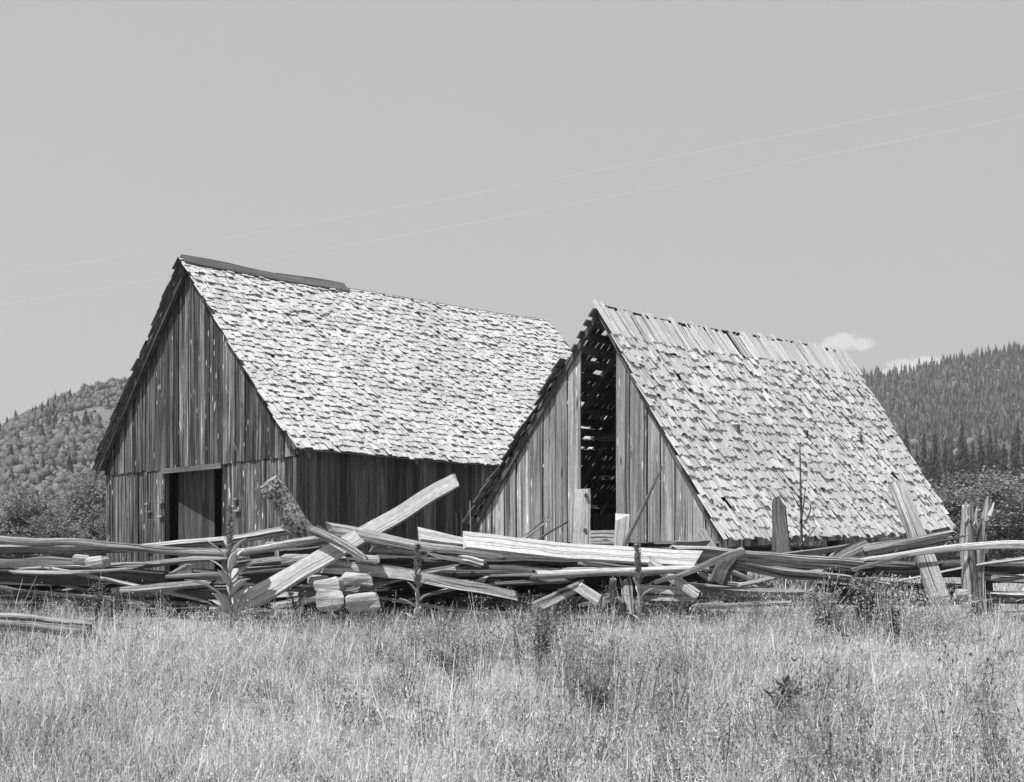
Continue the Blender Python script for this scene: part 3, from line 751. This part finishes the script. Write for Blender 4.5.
# seed stalks: thin straws with small heads, and leafy forbs, all uncountable
def forbs(name, n, y0, y1, mat, hr, leaf, label, tone0, per=26, seed=1, xr=None, flat=1.2, clump=1.0, wide=.15):
    y = rng.uniform(y0, y1, n); x = rng.uniform(-1, 1, n) * (.42 * y + .8) if xr is None else rng.uniform(xr[0], xr[1], n)
    k = lown(x, y, 1.1, 6, seed) * clump > rng.uniform(-1.6, .8, n); x, y = x[k], y[k]; n = len(x)
    z = ground(x, y); h = rng.uniform(*hr, n) * (1 + .3 * np.clip(lown(x, y, .8, 6, seed + 50), -1, 1.5))
    lx, ly = rng.normal(0, .16, n), rng.normal(0, .16, n)
    rep = lambda a: np.repeat(a, per)
    N_ = n * per; f = rng.uniform(.12, 1, N_); H_ = rep(h); sp_ = .04 + .16 * H_ * (1.1 - f)
    c = np.stack([rep(x) + rep(lx) * f * H_ + rng.normal(0, 1, N_) * sp_, rep(y) + rep(ly) * f * H_ + rng.normal(0, 1, N_) * sp_, rep(z) + f * H_], -1)
    an = rng.uniform(0, 6.28, N_); tl = rng.uniform(-.6, flat, N_); l = leaf * rng.uniform(.5, 1.4, N_)
    d = np.stack([np.cos(an) * np.cos(tl), np.sin(an) * np.cos(tl), np.sin(tl)], -1) * l[:, None]
    sd = np.stack([-np.sin(an), np.cos(an), rng.uniform(-.5, .5, N_)], -1) * (l * wide)[:, None]
    V = np.stack([c, c + d * .5 + sd, c + d, c + d * .5 - sd], 1).reshape(-1, 3)
    b = np.arange(N_) * 4
    t = np.clip(tone0 + rep(rng.normal(0, .12, n)) + rng.normal(0, .2, N_), 0, 1)
    Q = np.stack([b, b + 1, b + 2, b + 3], -1); ns = 2 if per < 60 else 5                      # the stems that carry the leaves
    for q in range(ns):
        ox, oy = rng.normal(0, .05, n) * (q > 0), rng.normal(0, .05, n) * (q > 0); hh = h * rng.uniform(.75, 1.02, n)
        P0 = np.stack([x, y, z - .02], -1); P1 = np.stack([x + lx * hh + ox * 2, y + ly * hh + oy * 2, z + hh], -1)
        PM = (P0 + P1) / 2 + np.stack([ox * .3, oy * .3, 0 * ox], -1); ya = rng.uniform(0, 6.28, n)
        sw = np.stack([np.cos(ya), np.sin(ya), 0 * ya], -1) * .0028
        o_ = len(V) + np.arange(n) * 6
        V = np.concatenate([V, np.stack([P0 - sw, P0 + sw, PM + sw, PM - sw, P1 + sw * .5, P1 - sw * .5], 1).reshape(-1, 3)])
        Q = np.concatenate([Q, np.stack([o_, o_ + 1, o_ + 2, o_ + 3], -1), np.stack([o_ + 3, o_ + 2, o_ + 4, o_ + 5], -1)])
        t = np.concatenate([t, np.clip(rng.normal(tone0 + .15, .15, 2 * n), 0, 1)])
    tag(np_mesh(name, V, [Q], t, M[mat]), label, 'weeds', kind='stuff')
forbs('leafy_weeds', 2600, 7.4, 15.4, 'weed', (.07, .22), .030, 'small dark leafy weeds scattered through the dry grass', .3, 34, 2)
forbs('dry_forbs', 5200, 7.3, 15.6, 'grass', (.07, .25), .021, 'dry pale forbs mixed through the grass', .55, 40, 21, None, .9, .6)
forbs('seed_heads', 1000, 7.6, 15.6, 'grass', (.22, .40), .022, 'pale seed heads above the dry grass', .5, 14, 4)
forbs('fence_weeds', 420, 14.5, 15.9, 'weed', (.20, .42), .042, 'weeds growing along the foot of the fallen fence', .8, 50, 6)
forbs('tall_weeds', 60, 13.9, 15.3, 'grass', (.40, .7), .032, 'tall pale weeds standing up against the right stretch of the fence', .35, 190, 33, (2.6, 4.6))
forbs('tall_weeds', 60, 7.9, 11.0, 'weed', (.26, .46), .04, 'rank leafy weeds in the right foreground', .7, 150, 35, (.4, 4.8), 1.2, .5)
forbs('tall_weeds', 60, 9.5, 14.2, 'weed', (.26, .5), .034, 'rank leafy weeds in the middle of the bank', .4, 170, 37, (-1.6, 1.6))
forbs('tall_stalks', 300, 8.5, 15.6, 'grass', (.34, .56), .020, 'tall dry weed stalks above the grass', .7, 44, 39, None, 1.4, .8)
def leafy(name, label, cat, u, v, d, h, spread, n, leaf, mat, stems=7, group=None, tone0=.5):
    e = empty(name, at(u, v, d)); tag(e, label, cat, group)
    e.location.z = float(ground(e.location.x, e.location.y))
    mb = MB(); Vs, Qs, Ts = [], [], []; b = 0
    for s in range(stems):
        an = random.uniform(0, 6.28); rr = random.uniform(.1, 1) * spread
        tip = Vector((math.cos(an) * rr, math.sin(an) * rr, h * random.uniform(.65, 1.0)))
        mid = tip * .5 + Vector((0, 0, h * .1))
        sweep(mb, [Vector((0, 0, -.03)), mid, tip], .012, .012, 'round', taper=(1.2, .4), seg=4)
        for k in range(n // stems):
            f = random.uniform(.2, 1)
            c = np.array(tip) * f + np.array([random.gauss(0, .02), random.gauss(0, .02), 0])
            a2 = random.uniform(0, 6.28); tl = random.uniform(-.5, .9); l = leaf * random.uniform(.6, 1.3)
            dd = np.array([math.cos(a2) * math.cos(tl), math.sin(a2) * math.cos(tl), math.sin(tl)])
            sd = np.array([-math.sin(a2), math.cos(a2), random.uniform(-.4, .4)]) * l * .2
            Vs += [c, c + dd * l * .5 + sd, c + dd * l, c + dd * l * .5 - sd]; Qs.append([b, b + 1, b + 2, b + 3]); b += 4
            Ts.append(min(1, max(0, tone0 + random.gauss(0, .25))))
    mb.build('stem', M['rail_dark'], e)
    np_mesh('leaves', np.array(Vs), [np.array(Qs)], np.array(Ts), M[mat], e)
    return e
GW = 'weeds standing out of the grass'
leafy('weed', 'dark bushy weed standing before the trestle planks', 'weed', 541, 650, 13.2, .52, .22, 420, .06, 'weed', 10, GW, .25)
leafy('weed', 'bushy weed with drooping leaves under the flat weathered rail', 'weed', 865, 612, 14.9, .62, .30, 420, .09, 'weed', 12, GW, .75)
leafy('weed', 'low dark weed spreading at the foot of the bushy right weed', 'weed', 893, 640, 14.4, .42, .25, 320, .08, 'weed', 9, GW, .4)
leafy('vine', 'leafy vine climbing the stacked rails by the pale wood blocks', 'vine', 300, 606, 15.3, .45, .18, 300, .06, 'weed', 9, None, .8)
leafy('weed', 'spiky dark weed low in the right foreground, nearest the split post side', 'weed', 785, 722, 10.4, .28, .16, 160, .10, 'weed', 8, GW, .35)
leafy('weed', 'leafy weed patch low in the foreground right of centre', 'weed', 595, 712, 10.6, .34, .16, 220, .055, 'weed', 8, GW, .35)
leafy('weed', 'twiggy weed beside the dark log at the far left of the fence', 'weed', 96, 606, 15.1, .48, .12, 240, .05, 'weed', 7, GW, .85)
leafy('weed', 'spindly weed right of the twiggy weed near the fence', 'weed', 112, 608, 15.0, .42, .10, 200, .05, 'weed', 6, GW, .85)
leafy('weed', 'broad dark weed patch left of the dark bushy weed', 'weed', 452, 665, 12.6, .26, .25, 240, .06, 'weed', 9, GW, .4)
leafy('weed', 'tall grassy weed clump right of the low bright rail', 'weed', 822, 620, 14.6, .50, .35, 420, .07, 'weed', 14, GW, .95)

def mullein(label, u, v, d, top_v, leaves, spread, lean=0.0):
    b0 = at(u, v, d); b0.z = float(ground(b0.x, b0.y))
    e = empty('mullein', b0); tag(e, label, 'mullein plant', 'tall mullein stalks by the fence')
    H = at(u, top_v, d).z - b0.z
    mb = MB(); sweep(mb, [(0, 0, -.03), (lean * .4, 0, H * .5), (lean, 0, H * .97)], .035, .035, 'round', taper=(1.2, .5), seg=10); mb.build('stem', M['mullein_dark'], e)
    Vs, Qs, Ts = [], [], []; b = 0
    for k in range(360):                                     # the seed spike
        f = random.uniform(.56, 1); an = random.uniform(0, 6.28); r = .026 * (1.2 - f) + .012 * random.random()
        c = np.array([lean * f + math.cos(an) * r, math.sin(an) * r, H * f]); l = .03
        dd = np.array([math.cos(an), math.sin(an), .7]) * l; sd = np.array([-math.sin(an), math.cos(an), 0]) * l * .45
        Vs += [c - dd * .3 - sd, c - dd * .3 + sd, c + dd + sd * .4, c + dd - sd * .4]; Qs.append([b, b + 1, b + 2, b + 3]); b += 4; Ts.append(random.random())
    np_mesh('flower_spike', np.array(Vs), [np.array(Qs)], np.array(Ts), M['mullein_dark'], e)
    for k in range(leaves):
        f = (k + .5) / leaves; z = H * (.05 + .60 * f); an = k * 2.4 + random.uniform(-.3, .3)
        l = spread * (1.0 - .62 * f) * random.uniform(.8, 1.15); up = .75 + .7 * f
        mb = MB(); rings = []
        dx = Vector((math.cos(an), math.sin(an), 0)); sx = Vector((-math.sin(an), math.cos(an), 0))
        for q in range(7):
            g_ = q / 6; wd = l * .62 * (g_ + .06) ** .7 * (1.0 - g_) ** 1.0 * .66 + .002
            p = Vector((lean * z / H, 0, z)) + dx * (l * g_) + Vector((0, 0, l * (up * g_ - .45 * g_ * g_)))
            rings.append([p - sx * wd + Vector((0, 0, wd * .35)), p, p + sx * wd + Vector((0, 0, wd * .35)), p - Vector((0, 0, .006))])
        mb.loft(rings); mb.build('leaf', M['mullein'], e, smooth=True)
    return e
mullein('tallest mullein with big pointed leaves and a fat spike before the barn doorway', 230, 612, 14.9, 506, 15, .52, 0)
mullein('slim mullein before the long grey rail at the centre left', 417, 606, 15.0, 545, 11, .30, .01)
mullein('thin bare mullein stalk with upright arms before the round pole', 640, 612, 14.8, 545, 10, .24, -.03)
mullein('short mullein spike left of the pale post stump', 613, 612, 14.9, 580, 6, .12, 0)

# the dead sapling before the shed roof
e = empty('sapling', at(801, 560, 16.9)); tag(e, 'thin dead sapling with bare side twigs against the shed roof', 'sapling')
mb = MB(); sweep(mb, [loc(at(802, 575, 16.9), e), loc(at(801, 510, 16.9), e), loc(at(800, 449, 16.9), e)], .032, .032, 'round', taper=(1.3, .45), seg=9); mb.build('stem', M['rail_dark'], e)
for pts in (((801, 520), (804, 506), (805, 493)), ((806, 521), (811, 510), (811, 500)), ((801, 545), (809, 536), (816, 527)), ((800, 508), (796, 500), (792, 494)), ((801, 500), (797, 494), (793, 493))):
    mb = MB(); sweep(mb, [loc(at(u, v, 16.88), e) for u, v in pts], .018, .018, 'round', taper=(1.3, .5), seg=4); mb.build('twig', M['rail_dark'], e)
for (u, v, tv) in ((456, 560, 514), (461, 560, 511), (470, 560, 505)):
    single('stem', {456: 'left dry weed stem before the dark barn side wall', 461: 'middle dry weed stem before the dark barn side wall', 470: 'tallest dry weed stem before the dark barn side wall'}[u], 'dry stem', [at(u, v, 16.5), at(u + 1, (v + tv) / 2, 16.5), at(u, tv, 16.5)], .014, .014, 'rail', 'round', group='dry stems behind the fence')

# ------------------------------------------------------------------ overhead wires
for (lab, pa, pb) in (('upper faint wire slanting across the whole sky', (-60, 285, 48), (1110, 72, 24)), ('lower faint wire slanting across the whole sky', (-60, 315, 48), (1110, 99, 24))):
    A, B = at(*pa), at(*pb); pts = []
    for k in range(25):
        f = -.5 + 1.8 * k / 24; p = A + (B - A) * f; p.z -= max(0, .25 * 4 * f * (1 - f) * .6); pts.append(p)
    mb = MB(); sweep(mb, pts, .0028, .0028, 'round', jit=0, ragged=0, seg=40)
    tag(mb.build('overhead_wire', M['wire'], None, True), lab, 'wire', 'overhead wires')

# ------------------------------------------------------------------ hills
def hill(name, crest, d_base, d_crest, mat, label, rough):
    us = np.linspace(crest[0][0], crest[-1][0], 70); cu = [c_[0] for c_ in crest]; cv = [c_[1] for c_ in crest]
    fs = np.concatenate([np.linspace(0, 1, 26), np.linspace(1.06, 1.9, 8)])
    V = []
    for f in fs:
        for u in us:
            d = d_base + (d_crest - d_base) * f
            hc = (HV - np.interp(u, cu, cv)) / F * d_crest + CZ - 1.0
            s = f if f <= 1 else max(0, 1 - (f - 1) * .9)
            prof = (s ** 1.15) if f <= 1 else s
            x = (u - CU) / F * (d_crest * .35 + d * .65)
            nz = mnoise.noise(Vector((x * .006, d * .006, 3))) * rough * math.sin(math.pi * min(1, f)) if f < 1 else 0
            V.append((x, d, 1.0 + hc * prof + nz))
    n = len(us); V = np.array(V)
    i, j = np.meshgrid(np.arange(len(fs) - 1), np.arange(n - 1), indexing='ij'); a_ = (i * n + j).ravel()
    o = np_mesh(name, V, [np.stack([a_, a_ + 1, a_ + 1 + n, a_ + n], -1)], np.full(len(a_), .5), mat)
    for p in o.data.polygons: p.use_smooth = True
    tag(o, None, None, kind='structure'); o['label'] = label
    return V.reshape(len(fs), n, 3)

H1 = hill('hills', [(-520, 500), (-200, 470), (0, 430), (60, 399), (95, 386), (118, 381), (140, 380), (200, 400), (330, 452), (520, 530), (640, 560)], 220, 620, M['hill_brush'], 'brushy hill behind the left barn', 8)
H2 = hill('hills', [(560, 545), (700, 470), (800, 400), (862, 378), (900, 377), (930, 368), (965, 361), (1000, 355), (1060, 345), (1200, 320), (1500, 350), (1750, 480)], 430, 1050, M['hill_wood'], 'wooded hill behind the right shed', 14)

def far_trees(name, H, n, hr, wr, mat, label, rowmax, blob=False, seed=0, fpow=.8, u_rng=(0, 1), tone0=.5, thin=0):
    rr = np.random.default_rng(seed); nr, nc = rowmax, H.shape[1]
    fi = rr.uniform(0, 1, n) ** fpow * (nr - 1.001); fj = rr.uniform(*u_rng, n) * (nc - 1.001)
    i0, j0 = fi.astype(int), fj.astype(int); a_, c_ = (fi - i0)[:, None], (fj - j0)[:, None]
    P = H[i0, j0] * (1 - a_) * (1 - c_) + H[i0 + 1, j0] * a_ * (1 - c_) + H[i0, j0 + 1] * (1 - a_) * c_ + H[i0 + 1, j0 + 1] * a_ * c_
    pn = lown(P[:, 0], P[:, 1], .03, 8, seed + 70)
    if thin: P = P[pn > rr.uniform(-1, 1, n) * 1.2 + (thin - 1)]; pn = lown(P[:, 0], P[:, 1], .03, 8, seed + 70); n = len(P)
    h = rr.uniform(0, 1, n) ** 1.5 * (hr[1] - hr[0]) + hr[0]; w = h * rr.uniform(*wr, n); k = 6; ph = rr.uniform(0, 6.28, n)
    t = tone0 + rr.normal(0, .2, n) + .10 * pn
    lv = [(.0, .55), (.3, 1.0), (.7, .8), (.98, .3)] if blob else [(.02, .75), (.10, 1.0), (.36, .45), (.40, .75), (.64, .28), (.68, .48), (1.0, .03)]
    V = np.zeros((n, len(lv), k, 3))
    for q, (z, r) in enumerate(lv):
        for s_ in range(k):
            an = ph + 2 * np.pi * (s_ + .5 * (q % 2)) / k; r2 = r * w * rr.uniform(.5, 1.35, n)
            V[:, q, s_, 0] = P[:, 0] + np.cos(an) * r2; V[:, q, s_, 1] = P[:, 1] + np.sin(an) * r2
            V[:, q, s_, 2] = P[:, 2] - .4 + z * h * rr.uniform(.82, 1.15, n)
    b = np.arange(n) * len(lv) * k; F_, T_ = [], []
    for q in range(len(lv) - 1):
        for s_ in range(k):
            s2 = (s_ + 1) % k
            F_.append(np.stack([b + q * k + s_, b + q * k + s2, b + (q + 1) * k + s2, b + (q + 1) * k + s_], -1)); T_.append(np.clip(t + rr.normal(0, .2, n), 0, 1))
    tag(np_mesh(name, V.reshape(-1, 3), [np.concatenate(F_)], np.concatenate(T_), mat), label, 'forest', kind='stuff')
far_trees('hillside_forest', H2, 17000, (3.5, 11), (.14, .24), M['forest'], 'conifer forest covering the hill behind the shed', 27, False, 3, .75, (.10, .80))
far_trees('hillside_brush', H2, 2600, (2, 6), (.4, .6), M['brush'], 'paler broadleaf brush patches on the wooded hill', 25, True, 5, .9, (.2, .7), .6, 1.6)
far_trees('hillside_scrub', H1, 22000, (.7, 3.2), (.4, .75), M['brush'], 'scrub covering the hill behind the left barn', 27, True, 6, .8, (.2, .75), .55, .3)
far_trees('hilltop_pines', H1, 800, (2.5, 7), (.16, .26), M['forest'], 'scattered small pines on the hill behind the left barn', 27, False, 9, .5, (.2, .72), .4, 1.0)

# ------------------------------------------------------------------ trees one can tell apart
def conifer_proto(seed):
    r = random.Random(seed); H_ = 13.0
    e = empty('conifer_tree', (0, 0, 0))
    mb = MB(); sweep(mb, [(0, 0, -.3), (0, 0, H_ * .5), (r.uniform(-.1, .1), 0, H_ * .97)], .34, .34, 'round', taper=(1.2, .1), seg=8); mb.build('trunk', M['trunk'], e)
    Vs, Qs, Ts = [], [], []; b = 0
    for k in range(520):
        f = r.uniform(0, 1) ** .85; z = H_ * (.06 + .94 * f); L_ = (1 - f) ** .8 * 2.5 * r.uniform(.55, 1.1) + .12
        an = r.uniform(0, 6.28); dr_ = -.35 - .3 * (1 - f) + r.uniform(-.15, .2)
        d = np.array([math.cos(an), math.sin(an), dr_]); s = np.array([-math.sin(an), math.cos(an), r.uniform(-.3, .3)])
        c = np.array([0, 0, z]); t = min(1, max(0, .5 + r.gauss(0, .25)))
        wd = L_ * .22
        for q in range(3):
            c0 = c + d * L_ * (q / 3 * .9); c1 = c + d * L_ * ((q + 1.3) / 3); o_ = s * wd * r.uniform(-.6, .6)
            Vs += [c0 + o_ - s * wd * .4, c0 + o_ + s * wd * .4, c1 + o_ * .5 + s * wd * .5 + np.array([0, 0, -.12]), c1 + o_ * .5 - s * wd * .5 + np.array([0, 0, -.12])]
            Qs.append([b, b + 1, b + 2, b + 3]); b += 4; Ts.append(t)
    np_mesh('crown', np.array(Vs), [np.array(Qs)], np.array(Ts), M['conifer'], e)
    return e
def bush_proto(name, seed, H_, W_, n, leaf, lobes, tone0):
    r = random.Random(seed); e = empty(name, (0, 0, 0)); mb = MB(); Vs, Qs, Ts = [], [], []; b = 0
    for k in range(lobes):
        an = r.uniform(0, 6.28); rr = W_ * .5 * r.uniform(.05, .8); z = H_ * r.uniform(.22, .86)
        rr *= 1 - .5 * max(0, z / H_ - .5)
        c = np.array([math.cos(an) * rr, math.sin(an) * rr, z]); R_ = W_ * r.uniform(.13, .24); lt = r.gauss(0, .12)
        sweep(mb, [(0, 0, -.2), tuple(c * np.array([.4, .4, .5])), tuple(c)], .10, .10, 'round', taper=(1.2, .25), seg=5)
        for _ in range(n // lobes):
            v = np.array([r.gauss(0, 1), r.gauss(0, 1), r.gauss(0, 1)]); v /= np.linalg.norm(v); v *= R_ * r.uniform(.3, 1.08) ** .6
            v[2] *= .8; p = c + v
            if p[2] < .03: p[2] = .03 + r.random() * .2
            a2 = r.uniform(0, 6.28); tl = r.uniform(-.8, .8); l = leaf * r.uniform(.6, 1.4)
            d = np.array([math.cos(a2) * math.cos(tl), math.sin(a2) * math.cos(tl), math.sin(tl)]); s = np.array([-math.sin(a2), math.cos(a2), r.uniform(-.6, .6)]) * l * .3
            Vs += [p, p + d * l * .5 + s, p + d * l, p + d * l * .5 - s]; Qs.append([b, b + 1, b + 2, b + 3]); b += 4
            Ts.append(min(1, max(0, tone0 + lt + r.gauss(0, .2))))
    mb.build('trunk', M['trunk'], e)
    np_mesh('crown', np.array(Vs), [np.array(Qs)], np.array(Ts), M['bush'], e)
    return e
protos = [conifer_proto(s) for s in (1, 2, 3)]
used = set()
def place(pi, protos_, u, d, sc, rz, label, cat, group, z=None, wide=1):
    o = protos_[pi] if pi not in used_of(protos_) else copy_tree(protos_[pi])
    used_of(protos_).add(pi)
    p = at(u, HV, d); o.location = (p.x, p.y, 1.2 if z is None else z); o.scale = (sc * wide, sc * wide, sc); o.rotation_euler = (0, 0, rz)
    tag(o, label, cat, group); return o
_used = {}
def used_of(p): return _used.setdefault(id(p), set())
k = 0
for (u, d, sc) in ((872, 330, 1.1), (884, 300, .95), (893, 340, 1.25), (901, 310, 1.0), (909, 335, 1.15), (917, 300, 1.0), (924, 345, 1.3), (931, 320, 1.05), (938, 300, .95), (945, 340, 1.2), (952, 315, 1.1),
                   (959, 300, .92), (966, 345, 1.2), (973, 320, 1.12), (981, 330, 1.25), (988, 305, 1.0), (996, 340, 1.25), (1004, 310, 1.1), (1013, 330, 1.2), (1024, 315, 1.1), (1036, 340, 1.3), (1050, 320, 1.1),
                   (877, 365, 1.4), (906, 370, 1.45), (935, 372, 1.4), (962, 368, 1.5), (990, 372, 1.45), (1018, 370, 1.5), (855, 340, 1.2), (840, 330, 1.1)):
    place(k % 3, protos, u, d, sc * 2.0, random.uniform(0, 6.28), 'dark spired conifer in the row at the foot of the wooded hill', 'conifer', 'conifers at the foot of the right hill', wide=random.uniform(.5, .68)); k += 1
bp_ = [bush_proto('broadleaf_tree', 21, 5.2, 5.0, 6500, .20, 22, .5), bush_proto('broadleaf_tree', 22, 4.6, 5.4, 6500, .20, 24, .6)]
for q, (u, d, sc, lab) in enumerate(((962, 70, .86, 'rounded pale bush just right of the shed roof corner'), (1000, 66, .98, 'bushy tree behind the split post'), (925, 120, 1.5, 'darker rounded tree rising behind the shed roof edge'),
                                     (1030, 80, 1.25, 'bushy tree at the right edge behind the fence'), (978, 130, 1.8, 'taller round tree before the dark conifers, behind the split post'), (948, 95, 1.0, 'low tree between the shed roof and the rounded pale bush'), (1060, 110, 1.2, 'tree beyond the right edge of the field'))):
    place(q % 2, bp_, u, d, sc, random.uniform(0, 6.28), lab, 'tree', 'broadleaf trees right of the shed')
bl_ = [bush_proto('bush', 31, 3.0, 3.6, 6500, .13, 20, .55), bush_proto('bush', 32, 3.4, 3.4, 6500, .13, 20, .7)]
for q, (u, d, sc, lab) in enumerate(((62, 50, .78, 'pale sunlit bush low at the left edge'), (96, 52, .80, 'pale sunlit bush close against the barn left corner'), (78, 62, 1.35, 'darker tall bush behind the pale sunlit bushes'),
                                     (20, 58, 1.15, 'bush beyond the left edge of the pale ones'), (108, 75, 1.8, 'tall dark tree behind the barn left eave'), (48, 80, 1.45, 'mid grey bush further back up the slope at left'), (-30, 66, 1.3, 'outermost bush at the left'))):
    place(q % 2, bl_, u, d, sc, random.uniform(0, 6.28), lab, 'bush', 'bushes left of the barn')

# ------------------------------------------------------------------ light, sky, camera
EL = R(61); sx, sy = -.76, -.65
S = Vector((sx * math.cos(EL), sy * math.cos(EL), math.sin(EL)))
sun = bpy.data.lights.new('sun', 'SUN'); sun.energy = 5.0; sun.angle = R(.5); sun.color = (1, 1, 1)
so = bpy.data.objects.new('sun', sun); col.objects.link(so); so.rotation_euler = S.to_track_quat('Z', 'Y').to_euler(); so.location = (0, 0, 60)

w = bpy.data.worlds.new('World'); C.world = w; w.use_nodes = True
nt = w.node_tree; nt.nodes.clear(); n = N(nt)
out = nt.nodes.new('ShaderNodeOutputWorld'); bg = nt.nodes.new('ShaderNodeBackground'); nt.links.new(bg.outputs[0], out.inputs[0])
sky = nt.nodes.new('ShaderNodeTexSky'); sky.sky_type = 'NISHITA'; sky.sun_disc = False
sky.sun_elevation = EL; sky.sun_rotation = math.atan2(sx, sy) % (2 * math.pi); sky.air_density = 1; sky.dust_density = 1.2; sky.ozone_density = 1
bw = nt.nodes.new('ShaderNodeRGBToBW'); nt.links.new(sky.outputs[0], bw.inputs[0])
SKY_FLAT, SKY_MIX, SKY_STR = 4.6, .75, .1
val = None
# two small fair-weather clouds low over the right hill
tc = nt.nodes.new('ShaderNodeTexCoord').outputs['Generated']
sep = nt.nodes.new('ShaderNodeSeparateXYZ'); nt.links.new(tc, sep.inputs[0])
az = n.math('ARCTAN2', sep.outputs[0], sep.outputs[1]); el = n.math('ARCSINE', sep.outputs[2])
fall = n.rng(el, .36, 1.0, 1.0, .12, True)
val = n.math('ADD', n.math('MULTIPLY', bw.outputs[0], 1 - SKY_MIX), n.math('MULTIPLY', fall, SKY_FLAT * SKY_MIX))
cn = n.noise(n.map(tc, (1, 1, 1.6)), 60, 5, .6)
total = None
for (u, v, ru, rv) in ((842, 343, 20, 8), (860, 343, 11, 6), (922, 364, 30, 8), (905, 372, 40, 5)):
    ca = math.atan2((u - CU), F); ce = math.atan2((HV - v), math.hypot(F, u - CU))
    dx = n.math('DIVIDE', n.math('SUBTRACT', az, ca), ru / F); dy = n.math('DIVIDE', n.math('SUBTRACT', el, ce), rv / F)
    dd = n.math('SQRT', n.math('ADD', n.math('MULTIPLY', dx, dx), n.math('MULTIPLY', dy, dy)))
    dd = n.math('ADD', dd, n.math('MULTIPLY', n.math('SUBTRACT', cn, .5), 2.6))
    cl = n.rng(dd, .45, 1.1, 1, 0, True)
    total = cl if total is None else n.math('MAXIMUM', total, cl)
val = n.math('ADD', val, n.math('MULTIPLY', total, 2.2))
nt.links.new(val, bg.inputs[0]); bg.inputs[1].default_value = SKY_STR

# thin summer haze over the valley
mb = MB(); mb.box((-1800, -90, -1), (1800, 2300, 235))
hm = bpy.data.materials.new('haze'); hm.use_nodes = True; ht = hm.node_tree; ht.nodes.clear()
ho = ht.nodes.new('ShaderNodeOutputMaterial'); pv = ht.nodes.new('ShaderNodeVolumePrincipled')
pv.inputs['Color'].default_value = (.9, .9, .9, 1); pv.inputs['Density'].default_value = .00028; pv.inputs['Anisotropy'].default_value = .2
ht.links.new(pv.outputs[0], ho.inputs['Volume'])
hz = mb.build('haze', hm); tag(hz, None, None, kind='stuff'); hz['label'] = 'thin summer haze over the valley'

cam = bpy.data.cameras.new('camera'); co = bpy.data.objects.new('camera', cam); col.objects.link(co)
co.location = (0, 0, CZ); co.rotation_euler = (math.pi / 2, 0, 0)
cam.sensor_width = 36; cam.lens = F / 1024 * 36; cam.shift_y = (HV - 391) / 1024; cam.clip_start = .1; cam.clip_end = 6000
C.camera = co
C.view_settings.view_transform = 'Standard'; C.view_settings.look = 'None'; C.view_settings.exposure = 0.36; C.view_settings.gamma = 1; C.view_settings.use_curve_mapping = False
C.render.engine = 'CYCLES'
C.render.resolution_x, C.render.resolution_y = 1024, 782
